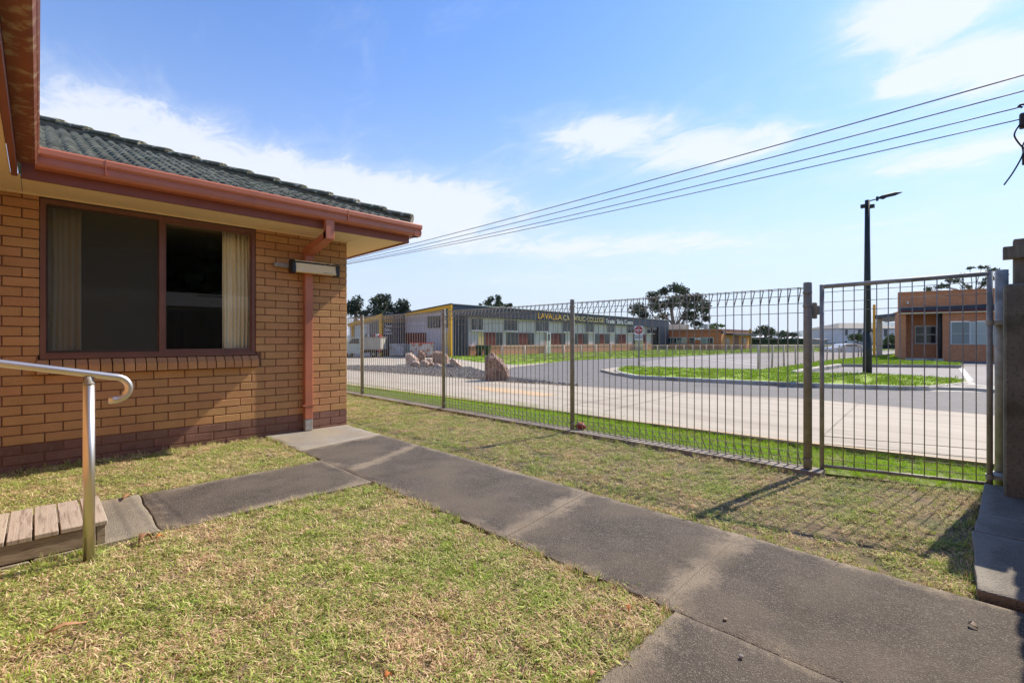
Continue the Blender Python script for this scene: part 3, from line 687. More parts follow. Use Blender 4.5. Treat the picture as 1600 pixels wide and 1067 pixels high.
tm.add(vs, fs[:nx], 1); tm.v = tm.v[:len(vs)]; tm.f += fs[nx:]; tm.m += [0]*nx; tmesh = tm.mesh('tile', [M['tile'], M['tile_edge']], smooth=False, fix=False)
for r in range(15):
    yy = EY+.03+r*TE*math.cos(sl)
    x = EX-.12-(yy-EY)-TW*.7; xl = -.25-(yy-EY)
    xx = 3.70-TW*math.ceil((3.70-x)/TW)
    while xx > max(xl, -3.2) :
        o = put(tmesh, 'tile', rf, (xx, yy, EZ+.012+r*TE*math.sin(sl)+random.uniform(-.003,.003))); o.rotation_euler = (random.uniform(-.012,.012), random.uniform(-.01,.01), random.uniform(-.01,.01)); xx -= TW
# hip caps
hd = Vector((-1,1,PT)).normalized(); hs = Vector((1,1,0)).normalized(); hu = hs.cross(hd).normalized()
if hu.z < 0: hu = -hu
cm = MB(); vs = []
for s, lift, wd in ((0,.035,.115),(.03,.035,.115),(.42,.012,.10)):
    for k in range(7):
        a = PI*k/6; vs.append(tuple(hd*s+hs*math.cos(a)*wd+hu*(math.sin(a)*wd*.62+lift-.03)))
fs = [(j*7+k, j*7+k+1, (j+1)*7+k+1, (j+1)*7+k) for j in range(2) for k in range(6)]+[tuple(range(7))]
cm.add(vs, fs); cmesh = cm.mesh('hip_tile', M['tile'])
for k in range(15):
    p = Vector((EX-.10, EY+.07, EZ+.095))+hd*(k*.385); put(cmesh, 'hip_tile', rf, p)
bd = MB(); pts = [Vector((EX-.10, EY+.07, EZ+.06))+hd*(k*.1) for k in range(58)]
bd.tube(pts, .075, 6, radii=[.085+.012*noise.noise(Vector((k*.7,0,0))) for k in range(58)])
bd.build('mortar_bedding', M['mortar_bed'], rf)
# downpipe
dpm = MB(); dpm.cbox(2.415,2.52,5.52,5.60,2.40,2.63,.006)
dpm.add([(2.415,5.53,2.405),(2.52,5.53,2.405),(2.52,5.53,2.50),(2.415,5.53,2.50),(2.415,6.215,2.265),(2.52,6.215,2.265),(2.52,6.215,2.36),(2.415,6.215,2.36)],
        [(0,1,2,3),(4,7,6,5),(0,4,5,1),(1,5,6,2),(2,6,7,3),(3,7,4,0)])
dpm.cbox(2.417,2.518,6.145,6.222,.17,2.33,.006)
pipe = dpm.build('downpipe', M['terracotta_paint'], house)
MB().box(2.385,2.55,6.140,6.226,.338,.358).build('pipe_bracket', M['terracotta_paint'], pipe)
MB().cbox(2.42,2.515,6.148,6.222,.02,.17,.004).build('pipe_shoe', M['galv'], pipe)

# retractable clothesline
cl_t = thing('clothesline', 'cream retractable clothesline with black ends bolted to the brick wall over the downpipe', 'clothesline', (2.5, 6.1, 2.12))
prof = [(6.02,2.06),(6.035,2.035),(6.10,2.05),(6.125,2.10),(6.12,2.175),(6.09,2.19),(6.035,2.175)]
mb = MB(); mb.xprism([(6.01,2.045),(6.03,2.035),(6.12,2.05),(6.13,2.10),(6.03,2.155)], 2.25, 2.77); mb.build('casing', M['cream_metal'], cl_t)
MB().xprism([(6.05,2.145),(6.12,2.10),(6.125,2.17),(6.06,2.18)], 2.25, 2.77).build('cord_slot', M['black'], cl_t)
MB().xprism([(6.045,2.18),(6.125,2.172),(6.125,2.185),(6.055,2.192)], 2.25, 2.77).build('casing', M['cream_metal'], cl_t)
for a, b in ((2.21,2.25),(2.77,2.81)): MB().xprism([(6.0,2.04),(6.03,2.02),(6.125,2.03),(6.14,2.10),(6.135,2.19),(6.06,2.20),(6.01,2.15)], a, b).build('end_cap', M['black'], cl_t)
MB().cbox(2.05,2.24,6.15,6.22,2.10,2.15,.006).build('wall_bracket', M['galv'], cl_t)
MB().cbox(2.60,2.72,6.0105-.003,6.012,2.055,2.058,.0005).build('logo', M['black'], cl_t)
ends = [(2.659,-.28,2.215),(2.826,-.28,2.213),(3.00,-.125,2.205),(3.165,-.14,2.205)]
starts = [(2.62,6.08,2.165),(2.68,6.08,2.162),(2.73,6.08,2.160),(2.745,6.08,2.158)]
for (a, b) in zip(starts, ends):
    pts = []
    for k in range(25):
        t_ = k/24; p = Vector(a).lerp(Vector(b), t_); p.z -= .035*4*t_*(1-t_); pts.append(p)
    MB().tube(pts, .0027, 6).build('cord', M['cord'], cl_t, smooth=True)
hook = thing('clothesline_post', 'steel post and crossbar at the right edge where the clothesline cords hook on', 'post', (3.72, -.34, 0))
MB().tube([(3.72,-.34,0),(3.72,-.34,2.24)], .025, 12).build('post', M['galv'], hook, smooth=True)
MB().tube([(2.60,-.34,2.21),(3.76,-.34,2.21)], .016, 10).build('crossbar', M['galv_dark'], hook, smooth=True)
for (ex, ey, ez) in ends:
    MB().tube([(ex,-.34,2.225),(ex,ey-.03,ez+.002),(ex,ey-.006,ez+.010),(ex,ey,ez+.004),(ex,ey-.008,ez-.004)], .0042, 8).build('hook', M['black'], hook, smooth=True)
hx, hy = dp(1596, 2.10)
def ppt(px, py, d): x, y = dp(px, d); return (x, y, zat(py, d))
def curve(pts, n=6):
    P_ = [Vector(p) for p in pts]; out = []
    for i in range(len(P_)-1):
        a, b, c, d = P_[max(i-1,0)], P_[i], P_[i+1], P_[min(i+2,len(P_)-1)]
        for k in range(n):
            t = k/n; out.append(.5*((2*b)+(c-a)*t+(2*a-5*b+4*c-d)*t*t+(3*b-a-3*c+d)*t**3))
    return out+[P_[-1]]
D = 2.13
for pts, r in (([ppt(1597,190,D),ppt(1586,207,D),ppt(1587,217,D),ppt(1600,232,D),ppt(1610,230,D)],.0032),
               ([ppt(1606,215,D),ppt(1598,228,D),ppt(1598,242,D),ppt(1584,268,D),ppt(1569,289,D)],.0032),
               ([ppt(1591,167,D),ppt(1597,163,D),ppt(1604,168,D),ppt(1604,190,D)],.004)):
    MB().tube(curve(pts), r, 7).build('loose_cord', M['black'], hook, smooth=True)
a = ppt(1600,188,D); MB().cbox(a[0]-.02,a[0]+.02,a[1]-.015,a[1]+.015,a[2]-.035,a[2]+.03,.005).build('cleat', M['black'], hook)
a = ppt(1602,248,D); MB().cbox(a[0]-.008,a[0]+.02,a[1]-.01,a[1]+.01,a[2]-.025,a[2]+.025,.003).build('cleat', M['black'], hook)

# ================================================================ step and handrail
step = thing('timber_step', 'low weathered timber step of grey boards on the side path', 'step', (.0, 3.9, .03))
for k in range(14):
    x1_ = .285-k*.103; hw = .0945
    o = put(MB().cbox(-hw, 0, 0, .60, -.026, 0, .003).mesh('board', M['timber']), 'board', step, (x1_, 3.595, .152-.0015*k+random.uniform(-.002,.002)))
    o.rotation_euler = (random.uniform(-.006,.006), random.uniform(-.012,.012), random.uniform(-.006,.006))
MB().cbox(-1.2,.235,3.603,3.64,.024,.122,.003).build('front_board', M['timber_x'], step)
MB().cbox(.237,.277,3.603,3.66,.019,.122,.003).build('corner_post', M['timber_x'], step)
MB().cbox(.24,.27,3.665,4.18,.045,.122,.003).build('side_board', M['timber'], step)
rail_t = thing('handrail', 'brushed steel tube handrail with a hooked end beside the timber step', 'handrail', (.194, 3.43, 0))
HR = (.194, 3.43)
MB().tube([(HR[0],HR[1],-.02),(HR[0],HR[1],.955)], .0255, 20).build('post', M['steel'], rail_t, smooth=True)
MB().tube([(HR[0],HR[1],.952),(HR[0],HR[1],.962),(HR[0],HR[1],.975),(HR[0],HR[1],.998)], .02, 14, radii=[.0262,.0262,.019,.019]).build('collar', M['galv'], rail_t, smooth=True)
pts = [(-2.6,3.43,1.62),(-1.2,3.43,1.315),(-.139,3.43,1.083),(HR[0],3.43,1.013),(.285,3.43,.993)]
c0 = (.300, .925); r0 = .064
for k in range(13):
    a = R(78)-R(170)*k/12; pts.append((c0[0]+r0*math.cos(a), 3.43, c0[1]+r0*math.sin(a)))
pts.append((.275,3.43,.861))
MB().tube(pts, .0195, 18).build('rail', M['steel'], rail_t, smooth=True)

# ================================================================ fence
posts = [(4.885,1.096),(4.85,3.72),(4.835,6.43),(4.86,9.32),(4.87,12.2),(4.88,15.1)]
fence = thing('mesh_fence', 'grey roll top wire mesh fence on a concrete plinth along the side lawn', 'fence', (4.86, 1.096, 0))
def plinth():
    mb = MB(); P_ = [(4.89,.98)]+posts[1:]+[(4.89,16)]
    for i in range(len(P_)-1):
        p, q = P_[i], P_[i+1]; mb.obox(p, q, -.05, .034, -.10, .09)
    return mb.build('plinth', M['kerb_dark'], fence)
plinth()
for i, (x, y) in enumerate(posts):
    r = .034 if i == 0 else .029
    h = 1.705
    mb = MB(); mb.tube([(x,y,-.02),(x,y,h),(x,y,h+.006)], r, 14, radii=[r,r,r*.9]); pst = mb.build('post', M['galv_dark'], fence, smooth=True)
    cl_ = MB()
    for zc_ in (1.62, 1.50, .12):
        cl_.tube([(x-.01,y,zc_-.008),(x-.01,y,zc_+.008)], r+.004, 12)
        cl_.box(x+.01,x+r+.02,y-.012,y+.012,zc_-.01,zc_+.01)
    cl_.build('clamp', M['galv_dark'], pst, smooth=False)
zt = 1.672; zb = .045; OX = .10
wm = MB()
wm.tube([(0,0,.17),(OX,0,zb+.01),(OX-.01,0,zb),(0.004,0,zb),(0,0,zb+.01),(0,0,zt-.01),(.004,0,zt),(OX-.01,0,zt),(OX,0,zt-.012),(.004,0,1.525)], .0047, 6)
wmesh = wm.mesh('vertical_wire', M['wire'], smooth=True)
for i in range(len(posts)-1):
    (xa, ya), (xb, yb) = posts[i], posts[i+1]; n = int(round((yb-ya)/.0795))
    dl = Vector((xb-xa, yb-ya)); ang = math.atan2(-dl.x, dl.y)
    for k in range(1, n):
        t_ = k/n; o = put(wmesh, 'vertical_wire', fence, (xa+(xb-xa)*t_+random.uniform(-.002,.002), ya+(yb-ya)*t_, 0)); o.rotation_euler = (random.uniform(-.002,.002), 0, ang+random.uniform(-.02,.02))
    for off, zz in ((0,zt-.004),(OX,zt-.006),(OX*.52,1.60),(0,1.525),(0,1.44),(0,.17),(OX*.5,.105),(OX,zb+.006),(0,zb+.006),(0,.25)):
        MB().tube([(xa+off,ya+.02,zz),((xa+xb)/2+off,(ya+yb)/2,zz-.002),(xb+off,yb-.02,zz)], .0034, 6).build('horizontal_wire', M['wire'], fence, smooth=True)
# gate
GA, GB = Vector((4.975,1.005)), Vector(dp(1546.5,3.70)); gu = (GB-GA).normalized()
gate = thing('mesh_gate', 'closed pipe framed mesh gate between the fence and the concrete corner post', 'gate', (GA.x, GA.y, 0))
za, zb2 = 1.69, 1.735; gz = .062
fr = MB(); rr = .0185
fr.tube([(GA.x,GA.y,gz-.03),(GA.x,GA.y,za)], rr, 12); fr.tube([(GB.x,GB.y,gz-.07),(GB.x,GB.y,zb2)], rr, 12)
fr.tube([(GA.x,GA.y,za-rr),(GB.x,GB.y,zb2-rr)], rr, 12); fr.tube([(GA.x,GA.y,gz),(GB.x,GB.y,gz)], rr*.8, 12)
fr.build('gate_frame', M['galv'], gate, smooth=True)
for k in range(1, 14):
    p = GA+gu*((GB-GA).length*k/14); t_ = k/14
    MB().tube([(p.x,p.y,gz),(p.x,p.y,za+(zb2-za)*t_-rr)], .0042, 6).build('vertical_wire', M['wire'], gate, smooth=True)
for za_, zb_ in ((1.62,1.655),(1.53,1.56),(1.455,1.475),(.33,.33),(.26,.26),(.19,.19),(.125,.125)):
    MB().tube([(GA.x,GA.y,za_),(GB.x,GB.y,zb_)], .0028, 6).build('horizontal_wire', M['wire'], gate, smooth=True)
lt = MB(); lx, ly = (GA.x+posts[0][0])/2, (GA.y+posts[0][1])/2
lt.cbox(lx-.018,lx+.018,ly-.035,ly+.035,1.42,1.50,.005); lt.cbox(lx-.012,lx+.03,ly-.014,ly+.02,1.385,1.53,.005); lt.build('latch', M['galv_dark'], gate)
pp = Vector(dp(1565, 3.78))
hg = MB()
for zz in (1.33, .12):
    hg.tube([(GB.x,GB.y,zz-.02),(GB.x,GB.y,zz+.02)], .026, 12); hg.box(min(GB.x,pp.x)-.012,max(GB.x,pp.x)+.012,pp.y-.01,GB.y,zz-.014,zz+.014)
hg.build('hinge', M['galv'], gate)
gpost = thing('gate_post', 'galvanised round pipe post carrying the gate hinges', 'post', (pp.x, pp.y, 0))
MB().tube([(pp.x,pp.y,-.02),(pp.x,pp.y,1.755)], .040, 18).build('pipe', M['galv'], gpost, smooth=True)
# concrete corner post (upright slab) behind the gate post
cpx, cpy = 5.05, -.15
cp = MB(); cp.cbox(cpx-.10,cpx+.16,cpy-.19,cpy+.02,-.03,1.60,.012); o = cp.build('concrete_post', M['concrete_post']); tag(o, 'dark square weathered concrete post at the right edge by the gate', 'post')
# paling fence along the right, and its tall end
pf = thing('paling_fence', 'tall weathered timber paling fence ending above the concrete post', 'fence', (4.0, -.42, 0))
x = 5.60; k = 0
while x > 1.7:
    o = put(MB().cbox(0,.095,-.008,.008,0,1.86,.002).mesh('paling', M['paling']), 'paling', pf, (x, -.42+(k%2)*.012, .02+random.uniform(-.02,.01))); x -= .098; k += 1
for zz in (.35, 1.55): MB().cbox(1.75,5.6,-.47,-.435,zz,zz+.075,.004).build('fence_rail', M['paling'], pf)
mb = MB(); q = ppt(1592,420,3.95)
ex, ey = dp(1600, 3.95)
MB().cbox(5.64,5.78,-.36,-.20,0,2.02,.006).build('end_post', M['paling'], pf)
MB().cbox(5.60,5.70,-.80,-.14,1.86,1.96,.004).build('cap_rail', M['paling'], pf)
capm = MB().cbox(-.45,.0,-.07,.07,-.02,.02,.004).mesh('capping', M['paling'])
o = put(capm, 'capping', pf, (5.86,-.36,2.06)); o.rotation_euler = (0,R(-14),R(60))
# shed and hedge behind the camera (seen mirrored in the window)
shed = thing('garden_shed', 'grey tin shed behind the paling fence, seen mirrored in the house window', 'shed', (3, -7, 0))
MB().box(.5,8,-9,-6.5,0,2.35).build('wall', M['blind_dark'], shed)
MB().add([(.2,-6.2,2.3),(8.3,-6.2,2.3),(8.3,-9.3,3.0),(.2,-9.3,3.0)], [(0,1,2,3)]).build('roof', M['grey_roof'], shed)

BACK_TREES = [(1.5,-16,7.5),(7,-15,11.5)]
# ================================================================ GRASS (blade clumps)
def clump(seed, n, rad, lmin, lmax, wmin, wmax, lean):
    rs = random.Random(seed); vs = []; fs = []; tone = []; shade = []
    for _ in range(n):
        a = rs.uniform(0, 2*PI); r = rad*math.sqrt(rs.random()); bx, by = r*math.cos(a), r*math.sin(a)
        h = rs.uniform(lmin, lmax); wd = rs.uniform(wmin, wmax)/2; d = rs.uniform(0, 2*PI); le = rs.uniform(*lean); 
        dx_, dy_ = math.cos(d), math.sin(d); px_, py_ = -dy_, dx_; o = len(vs)
        hz_ = h*math.cos(le); hr = h*math.sin(le)
        tw = rs.uniform(-.5,.5)
        pts_ = ((0,0,1.0),(.5,.62,.9),(1.0,.86+.14*math.cos(le),.12))
        for q_, (fr_, fz, fw) in enumerate(pts_):
            x_, y_, z_ = bx+dx_*hr*fr_**1.3, by+dy_*hr*fr_**1.3, hz_*fz-.004
            vs.append((x_-px_*wd*fw, y_-py_*wd*fw, z_)); vs.append((x_+px_*wd*fw, y_+py_*wd*fw, z_+tw*wd*fw))
        fs += [(o,o+1,o+3,o+2),(o+2,o+3,o+5,o+4)]
        t_ = rs.random(); s_ = rs.random(); tone += [t_]*6; shade += [s_]*6
    me = bpy.data.meshes.new('grass_clump'); me.from_pydata(vs, [], fs)
    for nm, dt in (('tone', tone), ('shade', shade)): me.attributes.new(nm, 'FLOAT', 'POINT').data.foreach_set('value', dt)
    return me
def inst_group(name, coll):
    ng = bpy.data.node_groups.new(name, 'GeometryNodeTree')
    ng.interface.new_socket('Geometry', in_out='INPUT', socket_type='NodeSocketGeometry'); ng.interface.new_socket('Geometry', in_out='OUTPUT', socket_type='NodeSocketGeometry')
    i = ng.nodes.new('NodeGroupInput'); o = ng.nodes.new('NodeGroupOutput'); ip = ng.nodes.new('GeometryNodeInstanceOnPoints')
    ci = ng.nodes.new('GeometryNodeCollectionInfo'); ci.inputs['Collection'].default_value = coll; ci.inputs['Separate Children'].default_value = True; ci.inputs['Reset Children'].default_value = True
    ra = ng.nodes.new('GeometryNodeInputNamedAttribute'); ra.data_type = 'FLOAT_VECTOR'; ra.inputs['Name'].default_value = 'rot'
    sa = ng.nodes.new('GeometryNodeInputNamedAttribute'); sa.data_type = 'FLOAT'; sa.inputs['Name'].default_value = 'scl'
    ia = ng.nodes.new('GeometryNodeInputNamedAttribute'); ia.data_type = 'INT'; ia.inputs['Name'].default_value = 'idx'
    ip.inputs['Pick Instance'].default_value = True
    l = ng.links; l.new(i.outputs[0], ip.inputs['Points']); l.new(ci.outputs[0], ip.inputs['Instance']); l.new(ia.outputs[0], ip.inputs['Instance Index'])
    er = ng.nodes.new('FunctionNodeEulerToRotation'); l.new(ra.outputs[0], er.inputs[0]); l.new(er.outputs[0], ip.inputs['Rotation']); l.new(sa.outputs[0], ip.inputs['Scale']); l.new(ip.outputs[0], o.inputs[0])
    return ng
def make_set(name, seeds, m, n, *a):
    c = bpy.data.collections.new(name)
    for s in range(seeds):
        me = clump(s+len(name)*17, n, *a); me.materials.append(m); c.objects.link(bpy.data.objects.new('blades', me))
    return c, inst_group(name, c), seeds
def inside(poly, X, Y):
    ins = np.zeros(len(X), bool); n = len(poly); j = n-1
    for i in range(n):
        xi, yi = poly[i]; xj, yj = poly[j]
        c = ((yi > Y) != (yj > Y)) & (X < (xj-xi)*(Y-yi)/((yj-yi) or 1e-9)+xi); ins ^= c; j = i
    return ins
def scatter(name, poly, dens, gset, smin, smax, z=0.0, keep=None, seed=1, tilt=.15, sfun=None):
    rg = np.random.default_rng(seed); xs = [p[0] for p in poly]; ys = [p[1] for p in poly]
    x0, x1, y0, y1 = min(xs), max(xs), min(ys), max(ys); n = int((x1-x0)*(y1-y0)*dens)
    X = rg.uniform(x0, x1, n); Y = rg.uniform(y0, y1, n); k = inside(poly, X, Y)
    d = FX*X+FY*Y; lat = FY*X-FX*Y; k &= (d > .8) & (np.abs(lat) < d*1.17+.5)
    if keep is not None: k &= keep(X, Y, rg)
    X, Y = X[k], Y[k]; n = len(X)
    me = bpy.data.meshes.new(name); me.from_pydata(np.stack([X, Y, np.full(n, z)], 1).tolist(), [], [])
    me.attributes.new('rot', 'FLOAT_VECTOR', 'POINT').data.foreach_set('vector', np.stack([rg.normal(0, tilt, n), rg.normal(0, tilt, n), rg.uniform(0, 6.28, n)], 1).astype(np.float32).ravel())
    sc_ = rg.uniform(smin, smax, n)*(sfun(X, Y) if sfun else 1)
    me.attributes.new('scl', 'FLOAT', 'POINT').data.foreach_set('value', sc_.astype(np.float32))
    me.attributes.new('idx', 'INT', 'POINT').data.foreach_set('value', rg.integers(0, gset[2], n).astype(np.int32))
    o = put(me, name); md = o.modifiers.new('scatter', 'NODES'); md.node_group = gset[1]
    return o
SHORT = make_set('short_lawn', 8, M['lawn'], 64, .065, .012, .034, .0019, .0044, (.95, 1.5))
TALL = make_set('verge_grass', 6, M['verge'], 34, .07, .05, .11, .003, .006, (.1, .8))
TUFT = make_set('edge_tufts', 5, M['lawn'], 22, .03, .03, .075, .0022, .004, (.1, .95))
def bare(X, Y, rg):      # thinner, trodden patches in the side lawn
    v = np.array([noise.noise(Vector((a*1.6, b*1.6, 2.2))) for a, b in zip(X, Y)])
    pr = np.where((Y < 1.1), np.clip(.9+v*1.6, .4, 1), 1.0); return rg.random(len(X)) < pr
for nm, key, dn in (('lawn_grass','front',620),('lawn_grass','house',430),('lawn_grass','side',330)):
    o = scatter(nm, LAWNS[key], dn, SHORT, .75, 1.35, keep=bare if key == 'side' else None, seed=len(key)*3)
    tag(o, {'front':'dry mown grass of the front lawn between the paths','house':'dry mown grass between the side path and the house wall','side':'dry mown grass between the main path and the mesh fence'}[key], 'grass', kind='stuff')
o = scatter('verge_grass', LAWNS['verge'], 480, TALL, .4, .9, seed=5, sfun=lambda X, Y: np.clip(.6+.12*(Y-1), .6, 1.05)); tag(o, 'bright green longer grass between the mesh fence and the driveway', 'grass', kind='stuff')
o = scatter('lawn_tufts', LAWNS['front'], 26, TALL, .22, .48, seed=21, keep=lambda X, Y, rg: np.array([noise.noise(Vector((a*2.1, b*2.1, 5)))+.25*noise.noise(Vector((a*9, b*9, 5))) > .12 for a, b in zip(X, Y)])); tag(o, 'scattered greener weed tufts in the dry front lawn', 'grass', kind='stuff')
o = scatter('lawn_tufts', LAWNS['side'], 22, TALL, .2, .42, seed=22, keep=lambda X, Y, rg: np.array([noise.noise(Vector((a*2.1, b*2.1, 8))) > .1 for a, b in zip(X, Y)])); tag(o, 'scattered greener weed tufts in the side lawn by the fence', 'grass', kind='stuff')
# tufts along the slab edges
def edge_pts(segs, per, w_, seed):
    rg = np.random.default_rng(seed); P_ = []
    for (a, b) in segs:
        a, b = np.array(a), np.array(b); L_ = np.linalg.norm(b-a); n = int(L_*per); t_ = rg.random(n)[:,None]; P_.append(a+(b-a)*t_+rg.normal(0, w_, (n,2)))
    return np.concatenate(P_)
ep = edge_pts([((1.95,.97),(1.95,3.57)),((-3,3.57),(1.93,3.57)),((-3,.955),(1.93,.955)),((.3,4.58),(1.93,4.58)),((1.94,4.6),(1.94,6.1)),((3.04,.05),(3.04,6.2)),((3.06,.035),(5.2,.02)),
                ((-.6,6.2),(1.9,6.2)),((4.74,1.1),(4.74,12))], 26, .012, 3)
rg = np.random.default_rng(8); n = len(ep)
me = bpy.data.meshes.new('edge_grass'); me.from_pydata(np.concatenate([ep, np.zeros((n,1))], 1).tolist(), [], [])
me.attributes.new('rot', 'FLOAT_VECTOR', 'POINT').data.foreach_set('vector', np.stack([rg.normal(0,.15,n), rg.normal(0,.15,n), rg.uniform(0,6.28,n)], 1).astype(np.float32).ravel())
me.attributes.new('scl', 'FLOAT', 'POINT').data.foreach_set('value', rg.uniform(.35,.95,n).astype(np.float32)); me.attributes.new('idx', 'INT', 'POINT').data.foreach_set('value', rg.integers(0,5,n).astype(np.int32))
o = put(me, 'edge_grass'); o.modifiers.new('scatter', 'NODES').node_group = TUFT[1]; tag(o, 'ragged longer tufts along the slab edges and wall foot', 'grass', kind='stuff')
# far grass blades
M['far_blades'] = grass_mat('far_blades', ((.16,.27,.012), (.30,.43,.03)), ((.34,.30,.12), (.45,.38,.18)), .8, 1.05, 0)
FAR = make_set('far_blades', 4, M['far_blades'], 30, .16, .03, .075, .008, .016, (.2, 1.1))
o = scatter('island_grass', isl, 26, FAR, .8, 1.3, z=ZI-.01, seed=9); tag(o, 'bright mown grass on the kerbed island round the lamp post', 'grass', kind='stuff')
o = scatter('college_verge_grass', verge_poly, 9, FAR, .9, 1.5, z=.06, seed=10); tag(o, 'bright grass strip in front of the long navy building', 'grass', kind='stuff')

# small stones on the gravel bed
gs = MB(); rg = random.Random(4)
gx = [p[0] for p in grav_poly]; gy = [p[1] for p in grav_poly]; cnt = 0
XX = np.random.default_rng(2).uniform(min(gx), max(gx), 60000); YY = np.random.default_rng(3).uniform(min(gy), min(max(gy), 30), 60000); kk = inside(grav_poly, XX, YY)
for x, y in list(zip(XX[kk], YY[kk]))[:9000]:
    r = rg.uniform(.02,.055); zz = .062+r*.25; q_ = [rg.uniform(.6,1.2)*r for _ in range(6)]
    gs.add([(x+q_[0],y,zz),(x,y+q_[1],zz),(x-q_[2],y,zz),(x,y-q_[3],zz),(x,y,zz+q_[4]*.8)], [(0,1,4),(1,2,4),(2,3,4),(3,0,4)])
o = gs.build('gravel', M['gravel_bed'], kind='stuff', fix=False); tag(o, 'grey brown gravel round the rocks', 'gravel')
exec_far = True

# ================================================================ BEYOND: buildings
def lput(mb, name, m, parent, smooth=False, kind=None):
    o = bpy.data.objects.new(name, mb.mesh(name, m, smooth)); COL.objects.link(o); o.parent = parent
    if kind: o['kind'] = kind
    return o
def lettering(body, m, h, width, loc, rot, parent, name='lettering', depth_=.012):
    cu = bpy.data.curves.new(name, 'FONT'); cu.body = body; cu.size = 1; cu.extrude = depth_/h*.5; cu.resolution_u = 3; cu.offset = .002
    t = bpy.data.objects.new('t', cu); COL.objects.link(t); dg = bpy.context.evaluated_depsgraph_get(); me = bpy.data.meshes.new_from_object(t.evaluated_get(dg))
    bpy.data.objects.remove(t); xs = [v.co.x for v in me.vertices]; ys = [v.co.y for v in me.vertices]; w_ = max(xs)-min(xs); hh = max(ys)-min(ys)
    for v in me.vertices: v.co.x = (v.co.x-min(xs))*width/w_; v.co.y = (v.co.y-min(ys))*h/hh; v.co.z *= h
    me.materials.clear(); me.materials.append(m)
    for p_ in me.polygons: p_.material_index = 0
    return put(me, name, parent, loc, rot)
# ---- long trades building
YF, YW = 24.3, 24.55
A = (xat(707,YF), YF); E1 = (xat(1045,YF), YF); B = dp(632,32.9); C_ = dp(598,32.0); D_ = dp(546,35.0)
col = thing('college_building', 'long low navy and grey building with yellow end frame and college lettering on its fascia', 'building', (A[0], A[1], 0))
mb = MB(); mb.obox((A[0]+.2,YW), (E1[0],YW), .70, 3.0, 0, .3); mb.build('wall', M['grey_clad'], col)
mb = MB(); mb.obox((xat(733,YW),YW-.06), (xat(1018,YW),YW-.06), 0, .70, 0, .35); mb.build('brick_plinth', M['plinth_brick'], col)
mb = MB(); mb.obox((xat(733,YW),YW-.10), (xat(1018,YW),YW-.10), .70, .755, 0, .12); mb.build('plinth_cap', M['plinth_cap'], col)
ztA, ztE = 3.49, 3.27
mb = MB(); mb.obox(A, E1, 2.77, ztA, 0, .3, z0b=2.46, z1b=ztE); mb.build('fascia', M['navy'], col)
mb = MB(); mb.add([(A[0]-.02,YF-.02,ztA+.005),(E1[0],YF-.02,ztE+.005),(E1[0],36,ztE-.4),(A[0]-1.6,36,2.95),(B[0],B[1],3.03)], [(0,1,2,3,4)]); mb.build('roof', M['navy'], col)
mb = MB(); mb.obox(A, E1, ztA, ztA+.035, -.03, .02, z0b=ztE, z1b=ztE+.035); mb.build('roof_capping', M['alu_white'], col)
mb = MB(); mb.obox((A[0]+.08,YF+.02), (xat(732.5,YF),YF+.02), 0, 2.78, 0, .3); mb.build('navy_panel', M['navy'], col)
for k in range(9):
    xx = A[0]+.15+k*.12; MB().box(xx,xx+.03,YF-.005,YF+.02,0,2.76).build('rib', M['navy'], col)
mb = MB(); x0_ = xat(1030,YF); mb.obox((x0_,YF+.02), (E1[0],YF+.02), 0, 2.5, 0, 1.2); mb.build('navy_panel', M['navy'], col)
mb = MB(); mb.obox((xat(1018,YW),YW-.1), (x0_,YW-.1), .3, 2.5, 0, .5); mb.build('recess_door', M['glass_dark'], col)
mb = MB(); mb.obox((E1[0]-.3,YF+.3), (E1[0]-.3,34), 0, 3.0, -.3, 0); mb.build('end_wall', M['navy'], col)
for a, b in ((734,754.7),(786,808.2),(835.7,857),(877.2,893),(913.7,928),(947.5,959.7),(979,992.5),(1010,1022)):
    xa, xb = xat(a,YW), xat(b,YW); f_ = MB(); z0_, z1_ = 1.80, 2.66
    f_.box(xa,xb,YW-.05,YW-.004,z0_,z0_+.05); f_.box(xa,xb,YW-.05,YW-.004,z1_-.04,z1_); f_.box(xa,xa+.05,YW-.05,YW-.004,z0_+.05,z1_-.04); f_.box(xb-.05,xb,YW-.05,YW-.004,z0_+.05,z1_-.04); f_.box((xa+xb)/2-.02,(xa+xb)/2+.02,YW-.045,YW-.004,z0_+.05,z1_-.04)
    w_ = f_.build('window', M['grey_clad'], col)
    MB().box(xa+.05,xb-.05,YW-.03,YW-.005,z0_+.05,z1_-.04).build('pane', M['glass_dark'], w_)
    MB().box(xa+.1,xb-.1,YW-.16,YW-.052,z0_-.05,z0_-.01).build('sill', M['alu_white'], w_)
zl, zh = .76, 1.68
for a, b, k in ((747,755.3,'tan_panel'),(755.6,758,'navy'),(758.2,767.5,'red_clad'),(767.8,774,'red_clad'),(774.3,784.5,'glass_dark'),(791,797,'glass_dark'),(797.3,803,'glass_dark'),(803.3,809,'glass_dark'),(810.4,817,'red_clad'),(817.3,824.5,'red_clad'),(824.8,834,'glass_dark'),
                (859,866.5,'red_clad'),(866.8,875,'red_clad'),(875.3,883,'glass_dark'),(896,902.5,'glass_dark'),(903.5,911,'red_clad'),(911.5,919,'glass_dark'),(930,936.5,'glass_dark'),(937.2,944.5,'red_clad'),(945.6,951.8,'glass_dark'),
                (961,966.2,'glass_dark'),(966.5,977.5,'red_clad'),(989,992,'glass_dark'),(1004,1009.5,'red_clad')):
    xa, xb = xat(a,YW), xat(b,YW); o = MB().box(xa,xb,YW-.035,YW-.005,zl,zh).build({'red_clad':'red_panel','glass_dark':'window','tan_panel':'blind','navy':'mullion'}[k], M[k], col)
xa, xb = xat(851.6,YW), xat(857.8,YW)
